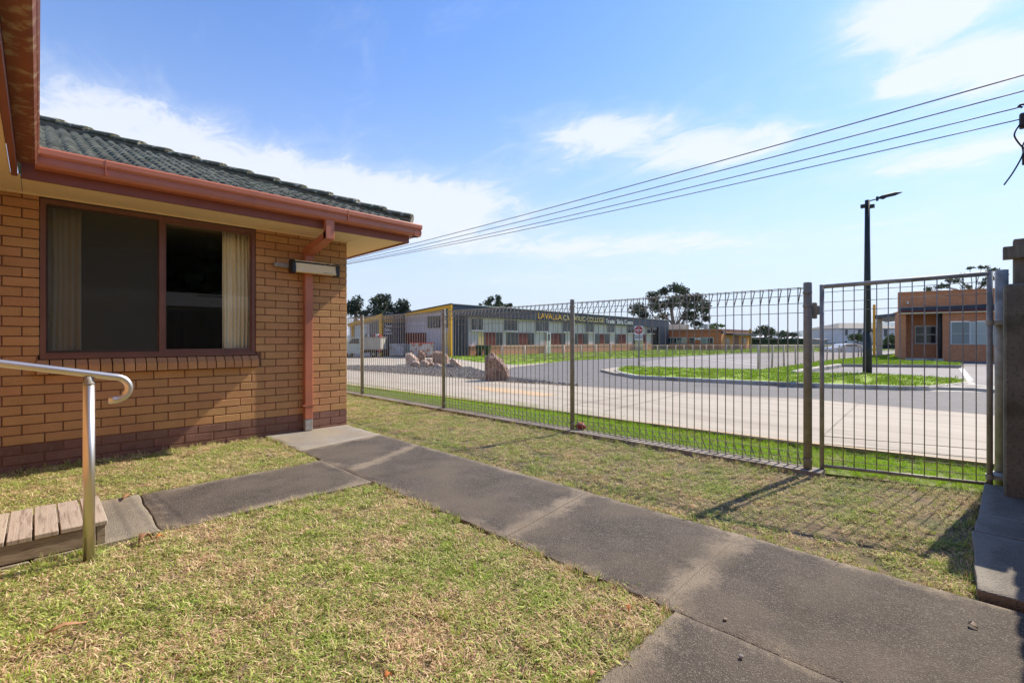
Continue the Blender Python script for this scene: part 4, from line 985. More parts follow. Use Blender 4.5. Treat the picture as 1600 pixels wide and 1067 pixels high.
dr = MB().box(xa,xb,YW-.20,YW-.165,.04,1.72).build('door', M['alu_white'], col); MB().box(xa+.12,xb-.12,YW-.21,YW-.2005,1.1,1.62).build('door_glass', M['glass_dark'], dr)
for px in (741,770,778,826,842,846,868,888,926,956,971,985,997,1014):
    xx = xat(px,YW); MB().box(xx,xx+.035,YW-.012,YW-.001,1.7,2.75).build('panel_joint', M['blind_dark'], col)
slope = math.atan2(ztE-ztA, E1[0]-A[0])
for body, m, a, b, hh, zz in (('LAVALLA','orange_text',841,878,.45,2.80),('CATHOLIC COLLEGE','pale_text',880.3,943.5,.42,2.76),('Trades Skills Centre','white_text',947,990,.42,2.66)):
    xa, xb = xat(a,YF-.03), xat(b,YF-.03); lettering(body, M[m], hh, xb-xa, (xa, YF-.012, zz), (PI/2, -slope, 0), col)
# end wall with yellow frame
Av, Bv = Vector(A), Vector(B)
def on(p, q, t): return (p[0]+(q[0]-p[0])*t, p[1]+(q[1]-p[1])*t)
mb = MB(); mb.obox(A, B, 0, 3.2, -.30, -.05, z1b=2.8); mb.build('end_wall', M['grey_clad'], col)
mb = MB(); mb.obox(A, B, 3.23, 3.46, -.05, .10, z0b=2.80, z1b=2.98); mb.build('yellow_fascia', M['yellow_trim'], col)
u = (Av-Bv).normalized(); q0 = (A[0]-u.x*.02, A[1]-u.y*.02); q1 = (A[0]-u.x*.28, A[1]-u.y*.28)
mb = MB(); mb.obox(q0, q1, 0, 3.25, -.05, .10); mb.build('yellow_post', M['yellow_trim'], col)
mb = MB(); mb.obox(A, B, 3.46, 3.53, -.1, .16, z0b=2.98, z1b=3.05); mb.build('roof_edge', M['navy'], col)
def onAB(px):
    rx, ry = ray(px); dx_, dy_ = B[0]-A[0], B[1]-A[1]; det = rx*(-dy_)+dx_*ry; s_ = (A[0]*(-dy_)+dx_*A[1])/det; return (rx*s_, ry*s_), s_
def wallpiece(name, pxa, pxb, pya, pyb, m, t=.02, fn=onAB, par=col):
    (pa, da), (pb, db) = fn(pxa), fn(pxb); o = MB().obox(pb, pa, zat(pyb,(da+db)/2), zat(pya,(da+db)/2), -.05-0-.0, .0, 0)
    mb_ = MB(); u_ = (Vector(pb)-Vector(pa)); mb_.obox(pa, pb, zat(pyb,(da+db)/2), zat(pya,(da+db)/2), -.05, .0+t); return mb_.build(name, m, par)
wallpiece('red_panel', 632, 665, 520, 540, M['red_clad'])
wallpiece('window', 668, 687, 494, 512, M['glass_dark']); wallpiece('window', 692, 703, 482, 512, M['glass_dark'])
wallpiece('blind', 693.5, 702, 519, 541, M['tan_panel']); wallpiece('window', 703, 705.5, 519, 542, M['glass_dark'])
# signed navy wall
mb = MB(); mb.obox(C_, B, 0, 2.94, -.12, .1, z1b=3.0); mb.build('sign_wall', M['navy'], col)
d_ = 32.2; cw = Vector(B)-Vector(C_); yaw = math.atan2(cw.y, cw.x)
nn = Vector((cw.y,-cw.x)).normalized()
for body, py0, py1, pxa, pxb, m in (('LAVALLA',494.5,499,599,612.5,'orange_text'),('CATHOLIC',500,503,599,612.5,'orange_text'),('Trades',507,511.5,599.5,611.5,'white_text'),('Skills',513,517.5,599.5,609.5,'white_text'),('Centre',518.5,522.5,599.5,611.5,'white_text')):
    t0, t1 = (pxa-598)/34, (pxb-598)/34; pa = on(C_, B, t0); lettering(body, M[m], (py1-py0)*d_/735, cw.length*(t1-t0), (pa[0]+nn.x*.14, pa[1]+nn.y*.14, zat(py1, d_)), (PI/2, 0, yaw), col)
# second framed bay
mb = MB(); mb.obox(D_, C_, 0, 2.4, .0, .3, z1b=2.8); mb.build('bay_wall', M['grey_clad'], col)
mb = MB(); mb.obox(D_, C_, 2.12, 2.36, -.15, .0, z0b=2.62, z1b=2.90); mb.build('yellow_fascia', M['yellow_trim'], col)
cu_ = (Vector(C_)-Vector(D_)).normalized()
mb = MB(); mb.obox((C_[0]-cu_.x*.26,C_[1]-cu_.y*.26), C_, 0, 2.65, -.15, 0); mb.build('yellow_post', M['yellow_trim'], col)
mb = MB(); p_ = on(D_, C_, .12); mb.obox(p_, on(D_, C_, .15), 0, 2.2, -.15, 0); mb.build('yellow_post', M['yellow_trim'], col)
mb = MB(); p_ = on(D_, C_, .18); mb.obox(p_, on(D_, C_, .55), .9, 2.15, -.03, 0, z1b=2.3); mb.build('window', M['blind'], col)
mb = MB(); mb.obox(on(D_, C_, .62), on(D_, C_, .90), .9, 2.3, -.03, 0, z1b=2.5); mb.build('window', M['glass_dark'], col)

# ---- orange brick building beyond the car park
W1, W2, W3 = dp(1036,53), dp(1127,49), dp(1171.5,57)
b2 = thing('school_office', 'low orange brick building with flat parapet beyond the car park', 'building', (W2[0], W2[1], 0))
zt2 = 2.24
mb = MB(); mb.obox(W1, W2, 0, zt2, 0, .4); mb.build('wall', M['brick_orange2'], b2)
mb = MB(); mb.obox(W2, W3, 0, zt2-.004, .0, .4); mb.build('wall', M['brick_orange'], b2)
mb = MB(); mb.obox(W1, W2, zt2, zt2+.05, -.03, .45); mb.obox(W2, W3, zt2, zt2+.047, -.03, .45); mb.build('parapet_cap', M['kerb'], b2)
mb = MB(); mb.prism([W1,W2,W3,(W3[0]+6,W3[1]+8),(W1[0]+6,W1[1]+8)], 1.95, 2.1); mb.build('roof', M['kerb'], b2)
def lineat(P0, P1):
    def f(px):
        rx, ry = ray(px); dx_, dy_ = P1[0]-P0[0], P1[1]-P0[1]; det = rx*(-dy_)+dx_*ry; s_ = (P0[0]*(-dy_)+dx_*P0[1])/det; return (rx*s_, ry*s_), s_
    return f
def piece(f, name, pxa, pxb, pya, pyb, m, par, t0=-.06, t1=.0):
    (pa, da), (pb, db) = f(pxa), f(pxb); dm = (da+db)/2; mb_ = MB(); mb_.obox(pa, pb, zat(pyb,dm), zat(pya,dm), t0, t1); return mb_.build(name, m, par)
f2 = lineat(W1, W2)
piece(f2, 'window_band', 1045, 1074, 527, 537.2, M['alu_white'], b2, -.03); piece(f2, 'window_band', 1077, 1085.5, 527, 537.2, M['alu_white'], b2, -.03); piece(f2, 'window_band', 1094.5, 1115, 527, 537.2, M['alu_white'], b2, -.03)
for a, b, c, d, m in ((1045.3,1047.6,528,536.4,'glass_dark'),(1049,1053,528,536.4,'glass_dark'),(1053.6,1057,528,536.4,'glass_dark'),(1058.5,1065,528,531.6,'glass_dark'),(1058.5,1065,532.2,536.4,'blind_dark'),(1066.5,1074,527.6,536.6,'beige'),(1077.6,1084.8,528,532,'glass_dark'),(1077.6,1084.8,532.5,536.3,'glass_dark'),(1095.3,1104.4,528,536.4,'blind_dark'),(1106,1114,528,536.4,'glass_dark')):
    piece(f2, 'window', a, b, c, d, M[m], b2, -.06)
piece(f2, 'sign_panel', 1085.8, 1088.5, 527.6, 531, M['sign_white'], b2); piece(f2, 'sign_panel', 1090, 1094.3, 527.6, 531, M['sign_white'], b2)
f3 = lineat(W2, W3)
piece(f3, 'door', 1133, 1139, 528, 547, M['glass_dark'], b2); piece(f3, 'door', 1146, 1153.5, 525, 547, M['red_clad'], b2); piece(f3, 'window', 1160.5, 1165, 528, 537, M['glass_dark'], b2)
piece(f3, 'awning', 1132, 1171, 521.3, 523.8, M['navy'], b2, -1.0, 0); piece(f3, 'gutter_box', 1126.5, 1129, 517.5, 521, M['navy'], b2, -.2, 0)
pa = dp(1045,58); pb = dp(1076.5,58)
mb = MB(); mb.obox(pa, pb, 1.9, zat(506.8,58), 0, 3); mb.build('rear_parapet', M['beige'], b2)
pa = dp(1103,56); mb = MB(); mb.box(pa[0]-.22,pa[0]+.22,pa[1]-.22,pa[1]+.22,1.9,zat(506.5,56)); mb.build('air_conditioner', M['blind_dark'], b2)

# ---- right hand brick building
Q1, Q2 = dp(1404,26.7), dp(1560,24.5); qd = (Vector(Q2)-Vector(Q1)).normalized(); Q3 = (Q2[0]+qd.x*9, Q2[1]+qd.y*9)
b3 = thing('brick_hall', 'orange brick building with navy fascia, recessed porch and white framed windows behind the gate', 'building', (Q1[0], Q1[1], 0))
fq = lineat(Q1, Q2); P_ = lambda px: fq(px)[0]
mb = MB(); mb.obox(Q1, Q3, 2.79, 3.80, 0, .35); mb.obox(Q1, Q3, 3.80, 3.86, -.04, .4); mb.build('parapet', M['brick_orange'], b3)
mb = MB(); mb.obox(Q1, Q3, 2.80, 3.0, -.28, -.01); mb.build('fascia', M['navy'], b3)
mb = MB(); mb.obox(Q1, Q3, 2.69, 2.80, -.22, -.05); mb.build('eave_board', M['red_clad'], b3)
mb = MB(); mb.obox(P_(1406), Q3, 2.62, 2.68, -.2, 1.5); mb.build('soffit', M['soffit'], b3)
bw_ = M['brick_orange']
mb = MB(); mb.obox(Q1, P_(1415.5), 0, 2.62, 0, .5); mb.obox(P_(1473), P_(1485.5), 0, 2.62, 0, .3); mb.obox(P_(1485.5), Q3, 0, .92, .0, .3); mb.obox(P_(1485.5), Q3, 2.17, 2.62, 0, .3)
mb.obox(P_(1412), P_(1480), 0, 2.62, 1.25, 1.5); mb.obox(Q1, P_(1405), 0, 2.62, .5, 1.5); mb.obox(P_(1477), P_(1480), 0, 2.62, .3, 1.25); mb.obox(Q1, Q3, 2.70, 2.79, .01, 3.5)
mb.build('wall', bw_, b3)
qn = Vector((-qd.y, qd.x))
R1 = (Q1[0]+qn.x*1.25, Q1[1]+qn.y*1.25); R2 = (Q2[0]+qn.x*1.25, Q2[1]+qn.y*1.25); fr_ = lineat(R1, R2)
wv = piece(fr_, 'window', 1429, 1463.5, 509, 537.5, M['alu_white'], b3, -.06, -.01)
for a, b in ((1430.5,1444),(1447,1461.5)):
    piece(fr_, 'pane', a, b, 510.5, 522, M['glass_dark'], wv, -.075, -.062); piece(fr_, 'pane', a, b, 523.2, 536, M['glass_dark'], wv, -.075, -.062)
wv = piece(fq, 'window', 1484.5, 1600, 502, 538.5, M['alu_white'], b3, -.04, .0)
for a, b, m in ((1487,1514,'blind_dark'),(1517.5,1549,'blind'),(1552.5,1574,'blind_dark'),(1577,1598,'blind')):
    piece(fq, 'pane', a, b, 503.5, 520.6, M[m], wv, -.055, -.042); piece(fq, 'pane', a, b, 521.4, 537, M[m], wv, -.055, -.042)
c_ = fq(1468.5)[0]; MB().tube([(c_[0]+.2,c_[1],0),(c_[0]+.2,c_[1],2.63)], .085, 14).build('column', M['pole_black'], b3, smooth=True)
mb = MB(); mb.obox(P_(1414), P_(1474), 0, .14, -.1, 1.25); mb.build('porch_slab', M['kerb'], b3)
a_ = fq(1419)[0]; MB().box(a_[0]-.14,a_[0]-.02,a_[1]-.04,a_[1]+.04,zat(475.5,26.6),zat(471.5,26.6)).build('security_light', M['alu_white'], b3)
can = MB(); can.prism([dp(1363.5,30.5),dp(1404,27.6),dp(1412,34),dp(1384,38)], 2.56, 2.74); can.build('canopy', M['navy'], b3)
gc = dp(1374.5,31.3); MB().box(gc[0]-.13,gc[0]+.13,gc[1]-.13,gc[1]+.13,0,2.56).build('canopy_column', M['kerb'], b3)
yp = dp(1366,30.3); t = tag(MB().cbox(yp[0]-.07,yp[0]+.07,yp[1]-.07,yp[1]+.07,0,zat(476,30.3),.01).build('bollard_post', M['yellow_trim']), 'tall yellow square post beside the black lamp post', 'post')
yp = dp(1172.5,55); t = tag(MB().cbox(yp[0]-.12,yp[0]+.12,yp[1]-.12,yp[1]+.12,0,zat(514,55),.01).build('bollard_post', M['yellow_trim']), 'tall yellow square post at the corner of the low orange brick building', 'post')

# ---- far houses, hedge, walls
def farhouse(label, pxa, pxb, d, py_e, py_r, mw, mr, depth_=9, hip=.25):
    a, b = Vector(dp(pxa,d)), Vector(dp(pxb,d)); u = (b-a).normalized(); n = Vector((-u.y,u.x)); zE, zR = zat(py_e,d), zat(py_r,d)
    t = thing('distant_house', label, 'house', (a.x, a.y, 0))
    MB().obox(a, b, -.04, zE, 0, depth_).build('wall', mw, t)
    o = .3; L_ = (b-a).length; c0_, c1, c2, c3 = a-u*o-n*o, b+u*o-n*o, b+u*o+n*(depth_+o), a-u*o+n*(depth_+o); r0_, r1 = a+u*L_*hip+n*depth_/2, b-u*L_*hip+n*depth_/2
    mb_ = MB(); mb_.add([(c0_.x,c0_.y,zE),(c1.x,c1.y,zE),(c2.x,c2.y,zE),(c3.x,c3.y,zE),(r0_.x,r0_.y,zR),(r1.x,r1.y,zR)], [(0,1,5,4),(1,2,5),(2,3,4,5),(3,0,4),(0,3,2,1)]); mb_.build('roof', mr, t)
    MB().obox(c0_, c1, zE-.18, zE-.002, -.02, .1).build('gutter', M['blind_dark'], t)
    return t, lineat(a, b)
t, f = farhouse('white two storey house with grey hipped roof behind the lamp post', 1311, 1418, 105, 513, 503.3, M['white_wall'], M['grey_roof'], 12, .27)
for a, b, c, d in ((1321,1324,515,523.8),(1341,1345.5,514.8,520),(1361,1363.5,515,520),(1381.5,1386,514,525.5),(1320.5,1323,533,536),(1335,1338,533,536)): piece(f, 'window', a, b, c, d, M['glass_dark'], t, -.12)
t, f = farhouse('pale tin roofed house showing over the dark hedge next to the orange brick building', 1174, 1207, 88, 526.8, 523, M['beige'], M['tin'], 8, .1)
t, f = farhouse('pale tin roofed house with a white chimney over the right half of the hedge', 1222, 1258, 92, 528.5, 523.5, M['beige'], M['tin'], 8, .1)
c_ = dp(1232,96); MB().box(c_[0]-.25,c_[0]+.25,c_[1]-.25,c_[1]+.25,0,zat(519.8,96)).build('chimney', M['white_wall'], t)
t, f = farhouse('small pale roofed house below the blue hills left of the white two storey house', 1272, 1312, 120, 529, 524, M['blind_dark'], M['tin'], 9, .15)
t, f = farhouse('grey shed with a flat roof seen between the gate stile and the lamp post', 1279, 1293, 84, 530.5, 528.5, M['blind_dark'], M['grey_roof'], 4, .05)
def wallthing(name, label, cat, pxa, pxb, d0, d1, py_t, m, th=.12):
    a, b = dp(pxa,d0), dp(pxb,d1); mb_ = MB(); mb_.obox(a, b, -.04, zat(py_t,d0), 0, th, z1b=zat(py_t,d1)); return tag(mb_.build(name, m), label, cat)
wallthing('boundary_fence', 'long dark grey boundary fence in front of the white two storey house', 'fence', 1262, 1404, 92, 92, 535, M['blind_dark'])
wallthing('low_wall', 'low brown wall along the far edge of the car park below the hedge', 'wall', 1172, 1300, 60, 60, 538.3, M['beige'])

# ---- foliage
RGT = Vector((FY, -FX)); FWD = Vector((FX, FY))
def foliage(lobes, d, leaf, dens, m, name, parent, seed, dscale=1.0, gap=.0, kind=None):
    rg = np.random.default_rng(seed); V = []; 
    for (px, py, rx, ry) in lobes:
        x, y = dp(px, d); c = np.array([x, y, zat(py, d)]); a, b = rx*d/735*(1.14 if gap > .1 else 1), ry*d/735*(1.14 if gap > .1 else 1); n = int(dens*11*a*b/(leaf*leaf))+12
        v = rg.normal(size=(n,3)); v /= np.linalg.norm(v, axis=1)[:,None]; v *= (rg.random(n)**.45*rg.uniform(.75,1.22,n))[:,None]
        dd = float(rg.normal(0, a*.5))*dscale; p = c+np.array([FX*dd, FY*dd, 0])+(v[:,0:1]*a)*np.array([RGT.x,RGT.y,0])+(v[:,1:2]*a*.9*dscale)*np.array([FX,FY,0])+(v[:,2:3]*b)*np.array([0,0,1])
        if gap:
            nv = np.array([noise.noise(Vector(q/(a*.42+.15))) for q in p]); p = p[nv > gap-.3]
        V.append(p)
    p = np.concatenate(V); n = len(p); s = leaf*rg.uniform(.55,1.25,n)
    e1 = rg.normal(size=(n,3)); e1 /= np.linalg.norm(e1,axis=1)[:,None]; e2 = np.cross(e1, rg.normal(size=(n,3))); e2 /= np.linalg.norm(e2,axis=1)[:,None]
    vs = np.stack([p-e1*s[:,None]*.6, p+e2*s[:,None]*.36, p+e1*s[:,None]*.6, p-e2*s[:,None]*.36], 1).reshape(-1,3)
    me = bpy.data.meshes.new(name); me.from_pydata(vs.tolist(), [], np.arange(n*4).reshape(n,4).tolist()); me.materials.append(m)
    return put(me, name, parent, kind=kind)
def tree(name, label, lobes, d, leaf, dens, m, seed, trunks, cat='tree', gap=.05, group=None, dscale=1.0):
    x, y = dp(trunks[0][0][0], d); t = thing(name, label, cat, (x, y, 0), group)
    foliage(lobes, d, leaf, dens, m, 'crown', t, seed, gap=gap, dscale=dscale)
    tb = MB()
    for tr in trunks:
        pts = []; rad = []
        for i, (px, py, r) in enumerate(tr):
            X_, Y_ = dp(px, d+(.4*i)); pts.append((X_, Y_, zat(py, d) if py < 900 else -.04)); rad.append(r)
        tb.tube(pts, .1, 7, radii=rad)
    if gap > .1:
        rb = random.Random(seed); f0 = trunks[0][1]
        for (px, py, rx, ry) in lobes:
            ax_, ay_ = f0[0]+(px-f0[0])*.15, max(f0[1], py+ry)+rb.uniform(2,8); A_ = dp(ax_, d); B_ = dp(px, d+rb.uniform(-.5,.5)); mxp = dp((ax_+px)/2+rb.uniform(-2,2), d)
            tb.tube([(A_[0],A_[1],zat(ay_,d)),(mxp[0],mxp[1],zat((ay_*.5+py*.5)-2,d)),(B_[0],B_[1],zat(py,d))], .1, 5, radii=[.07,.045,.02])
    tb.build('trunk', M['bark'], t, smooth=True)
    return t
# dark trees behind the truck
def z0(px): return (px, 999, .35)
tree('pine_tree', 'dark tree with a rounded crown close against the brick house corner', [(556,473,11,12),(551,486,12,9),(566,492,9,8),(545,480,8,10)], 62, .26, 5, M['leaf_dark'], 1, [[z0(556),(556,480,.25)]])
tree('pine_tree', 'largest dark spreading tree above the framed bay of the long building', [(586,471.5,11,9),(601,467.5,12,9),(587,483.5,15,9),(605,480,15,10),(577,491,12,7),(600,493,16,7)], 60, .26, 5, M['leaf_dark'], 2, [[z0(594),(594,478,.3)],[(594,500,.3),(583,480,.15)],[(594,500,.3),(606,478,.15)]])
tree('pine_tree', 'dark rounded tree at the right of the group behind the long building', [(631,476.5,11,9),(634,484,8,7),(623,487,14,7),(640,489,5,4)], 61, .26, 5, M['leaf_dark'], 3, [[z0(629),(630,480,.25)]])
tree('gum_tree', 'tree with two uneven tops rising over the navy roof of the long building', [(767,468,6,5.5),(761,474,7,5),(778.5,466,5,6),(779.5,474.5,7,5),(792,477.5,7,3.2),(798,476.5,3.5,3.2),(750.5,476,3.5,2.2),(772,479,14,4)], 58, .22, 5, M['leaf_gum'], 4, [[z0(771),(770,478,.2)],[(771,485,.2),(778,468,.08)]])
gum = [(997,483,13,9),(1018.5,464,11,7),(1039,455,7,6),(1053,451,12,7),(1071,454,8,6),(1027,478,13,9),(1049,474,13,9),(1085,466,14,8),(1084,481,11,7),(1105,480,8,14),(1080,494,13,8),(1041,493,10,5),(1089,508,9,6),(1009,493,10,5),(1000,501,12,5),(1063,465,9,6),(1073,475,7,6),(1105,498,6,5)]
tree('gum_tree', 'tall broad gum tree with open crown behind the low orange brick building', gum, 78, .32, 7, M['leaf_gum'], 5,
     [[z0(1053),(1052,505,.32),(1049,480,.2),(1045,460,.08)],[(1053,515,.3),(1068,490,.16),(1078,465,.08)],[(1050,505,.2),(1034,490,.13),(1022,470,.06)],[z0(1064),(1066,505,.18),(1080,478,.1),(1100,470,.05)],[(1030,999,.2),(1026,500,.15),(1015,485,.07)]], gap=.14)
tree('gum_tree', 'wispy gum tree showing over the parapet of the brick building behind the gate', [(1453,452,5,3.5),(1464,448.5,6,3),(1475.6,447,7,4),(1491,438,10,4),(1514,447.5,7,3),(1533,443,6,3.4),(1515,419.5,5,2.2),(1534,418,8,2.6),(1552,421,7,3),(1500,431,8,3),(1545,436,8,3.2),(1560,430,8,3.5)], 58, .24, 4.2, M['leaf_gum'], 6,
     [[z0(1520),(1520,455,.2),(1500,438,.07)],[(1520,460,.15),(1480,449,.05),(1458,451,.03)],[(1520,460,.15),(1545,437,.08),(1540,420,.04)]], gap=.16)
tree('palm_tree', 'small drooping palm showing over the flat roof of the low orange brick building', [(1120,508,7,3.5),(1113,510,4,4),(1128,509,4,3),(1120,512,8,3)], 66, .26, 5, M['leaf_bright'], 7, [[z0(1120),(1120,510,.14)]], cat='tree')
tree('broadleaf_tree', 'round green tree above the hedge beside the tall yellow post', [(1190,517,10,8),(1203,519,9,8),(1180,521,9,5),(1196,512,7,4)], 84, .34, 5, M['leaf_gum'], 8, [[z0(1196),(1196,518,.2)]])
tree('broadleaf_tree', 'low spreading green tree above the right end of the hedge', [(1228,521,12,5),(1243,524,10,5),(1218,524,8,5)], 86, .34, 5, M['leaf_gum'], 9, [[z0(1230),(1230,524,.2)]])
tree('broadleaf_tree', 'small dark tree at the foot of the hills left of the white two storey house', [(1304,524,5,4),(1300,527,6,3)], 112, .34, 5, M['leaf_dark'], 10, [[z0(1303),(1303,525,.2)]])
tree('garden_shrub', 'rounded olive shrub in front of the white two storey house', [(1332,527,6,6),(1340,526,6,6),(1347,528,6,6)], 80, .26, 5, M['leaf_bright'], 11, [[z0(1340),(1340,530,.08)]], cat='shrub', gap=0)
tree('garden_shrub', 'pale green shrub between the canopy column and the brick building', [(1389,529,7,7),(1395,533,6,7),(1384,534,5,6)], 60, .2, 5, M['leaf_bright'], 12, [[z0(1389),(1389,534,.06)]], cat='shrub', gap=0)
hd_ = MB(); hd_.obox(dp(1174,70), dp(1262,70), -.04, zat(530,70), 0, 1.0); hh_ = tag(hd_.build('hedge', M['leaf_dark']), 'long dark clipped hedge behind the car park', 'hedge')
foliage([(1176+6*k,533.5+(k%3)*.5,5,5) for k in range(15)], 70, .2, 4, M['leaf_dark'], 'leaves', hh_, 13, dscale=.3, kind='stuff')
hd_ = MB(); hd_.obox(dp(1379,56), dp(1404,56), -.04, zat(538,56), 0, 1.0); hh_ = tag(hd_.build('hedge', M['leaf_dark']), 'short dark hedge between the canopy column and the brick building', 'hedge')
foliage([(1381+4*k,541,3.5,4) for k in range(6)], 56, .16, 4, M['leaf_dark'], 'leaves', hh_, 14, dscale=.3, kind='stuff')

# ---- street things
lp = dp(1355.2, (CH-ZI)*FOC/(582.5-HY)); dl_ = (CH-ZI)*FOC/(582.5-HY)
lamp = thing('street_lamp', 'tall black street lamp with a slender arm on the kerbed grass island', 'street lamp', (lp[0], lp[1], ZI))
zt_ = zat(313, dl_)
mb = MB(); mb.tube([(lp[0],lp[1],ZI-.02),(lp[0],lp[1],zt_)], .1, 12, radii=[.115,.065]); mb.tube([(lp[0],lp[1],ZI-.01),(lp[0],lp[1],ZI+1.3)], .12, 12, radii=[.125,.118]); mb.build('pole', M['pole_black'], lamp, smooth=True)
ax = RGT
def lpnt(px, py): t_ = (px-1352)*dl_/735; return (lp[0]+ax.x*t_, lp[1]+ax.y*t_, zat(py, dl_))
MB().tube([lpnt(1352,315),lpnt(1368,311),lpnt(1372,310)], .018, 8).build('arm', M['pole_black'], lamp, smooth=True)
MB().tube([lpnt(1367.5,307.5),lpnt(1367.5,314)], .035, 8).build('collar', M['pole_black'], lamp)
hm = MB(); a, b = lpnt(1370,309.5), lpnt(1406,300.5)
hm.tube([a, lpnt(1376,308.5), lpnt(1382,306.2), lpnt(1395,303), b], .1, 8, radii=[.03,.07,.055,.06,.015])
o = hm.build('lamp_head', M['pole_black'], lamp, smooth=True)
br = MB()
for px in (1346,1359): q = lpnt(px,322.5); br.box(q[0]-.07,q[0]+.07,q[1]-.07,q[1]+.07,q[2]-.05,q[2]+.05)
br.build('bracket_box', M['pole_black'], lamp)
# no entry sign
sp = gp(998,572,.05); ds = depth(*sp); sg = thing('no_entry_sign', 'red and white no entry sign on a thin grey post by the island nose', 'sign', (sp[0], sp[1], .04), rotz=math.atan2(-FX, FY))
lput(MB().tube([(0,.03,0),(.0,.03,zat(509,ds)-.04)], .022, 10), 'pole', M['galv'], sg, True)
za_, zb_ = zat(522.2,ds)-.04, zat(509.3,ds)-.04; sw = 6.6*ds/735; zc_ = (za_+zb_)/2; rs_ = sw*.93
lput(MB().box(-sw,sw,-.004,0,za_,zb_), 'plate', M['sign_white'], sg)
mb = MB(); n = 32; mb.add([(rs_*math.cos(2*PI*k/n),-.008,zc_+rs_*math.sin(2*PI*k/n)) for k in range(n)], [tuple(range(n))]); lput(mb, 'red_disc', M['sign_red'], sg)
lput(MB().box(-rs_*.82,rs_*.82,-.014,-.010,zc_-rs_*.13,zc_+rs_*.13), 'white_bar', M['sign_white'], sg)
for body, zz, ww in (('NO', zc_+rs_*.30, .55), ('ENTRY', zc_-rs_*.68, .95)):
    cu = lettering(body, M['white_text'], rs_*.36, rs_*ww, (0,0,0), (PI/2,0,0), None, depth_=.003); cu.parent = sg; cu.location = (-rs_*ww/2, -.012, zz)
zc2, zc3 = zat(531.5,ds)-.04, zat(523,ds)-.04
lput(MB().box(-sw,sw,-.004,0,zc2,zc3), 'lower_plate', M['sign_white'], sg)
mb = MB()
for zz in (.78,.45):
    for k in range(7):
        x_ = -sw*.9+k*sw*.265; mb.box(x_, x_+sw*.18, -.007, -.005, zc2+(zc3-zc2)*(zz-.12), zc2+(zc3-zc2)*(zz+.08))
lput(mb, 'small_print', M['sign_black'], sg)
# utility cabinet behind the sign
q = dp(998.6,47); t = thing('utility_cabinet', 'tall beige utility cabinet with rusty top seen just behind the no entry sign', 'cabinet', (q[0], q[1], .05), rotz=math.atan2(-FX, FY))
lput(MB().cbox(-.42,.42,0,.5,0,zat(531.5,47)-.12,.01), 'body', M['beige'], t); lput(MB().cbox(-.44,.44,-.02,.52,zat(531.5,47)-.12,zat(531,47)-.05,.01), 'top', M['timber'], t); lput(MB().box(-.01,.01,-.012,.0,.02,.95), 'door_gap', M['sign_black'], t)
# wheelie bins
for i, (px, lb, rz) in enumerate(((749,'dark green wheelie bin, left of the two against the brick plinth',.2),(761,'dark green wheelie bin, right of the two against the brick plinth',-.15))):
    d_ = 31.6; q = dp(px, d_)
    if i == 0:
        t = thing('wheelie_bin', lb, 'bin', (q[0], q[1], .06), 'wheelie bins by the long building', rotz=math.atan2(-FX, FY)+rz); b0 = t
        mb = MB(); hB = .68; mb.add([(-.17,-.17,.06),(.17,-.17,.06),(.17,.17,.06),(-.17,.17,.06),(-.23,-.25,hB),(.23,-.25,hB),(.23,.22,hB),(-.23,.22,hB)], [(0,3,2,1),(4,5,6,7),(0,1,5,4),(1,2,6,5),(2,3,7,6),(3,0,4,7)]); lput(mb, 'body', M['dark_green_plastic'], t)
        mb = MB(); mb.xprism([(-.27,hB),(.24,hB),(.24,hB+.04),(.05,hB+.075),(-.27,hB+.03)], -.245, .245); lput(mb, 'lid', M['dark_green_plastic'], t)
        lput(MB().tube([(-.2,.27,hB-.02),(.2,.27,hB-.02)], .018, 8), 'handle', M['dark_green_plastic'], t)
        for sx in (-.2,.2): lput(MB().tube([(sx-.02,.17,.08),(sx+.02,.17,.08)], .08, 12), 'wheel', M['tyre'], t)
    else:
        t = copy_tree(b0); t.location = (q[0], q[1], .06); t.rotation_euler = (0,0,math.atan2(-FX, FY)+rz); t['label'] = lb
# skips and container
YAW = math.atan2(-FX, FY)
def skip(name, label, cat, pxa, pxb, pyt, pyb, m, mtop, depth_=.8, group=None, ribs=4):
    d = (CH-.05)*FOC/(pyb-HY); q = dp((pxa+pxb)/2, d); t = thing(name, label, cat, (q[0], q[1], .05), group, rotz=YAW); w_ = (pxb-pxa)*d/735/2; h = zat(pyt, d)-.05
    mb = MB(); mb.box(-w_,w_,0,depth_,.06,h*.94); lput(mb, 'body', m, t)
    lput(MB().box(-w_-.02,w_+.02,-.03,depth_+.03,h*.94,h), 'top_rim', mtop, t)
    for k in range(ribs+1):
        x = -w_+.02+(2*w_-.04)*k/ribs; lput(MB().box(x-.025,x+.025,-.028,-.001,.07,h*.93), 'rib', m, t)
    lput(MB().box(-w_+.1,w_-.1,.05,depth_-.05,0,.058), 'skid', M['tyre'], t); return t
skip('waste_skip', 'white steel skip bin with ribbed sides against the navy sign wall', 'skip', 609.5, 630.5, 537, 557, M['skip_white'], M['skip_white'])
skip('waste_skip', 'plain grey skip bin half hidden behind the rusty one', 'skip', 631, 648, 537.5, 556, M['blind'], M['blind'])
skip('waste_skip', 'rust streaked white skip bin with a bright red rim behind the rocks', 'skip', 640.5, 675, 535, 558.5, M['rust'], M['skip_red'])
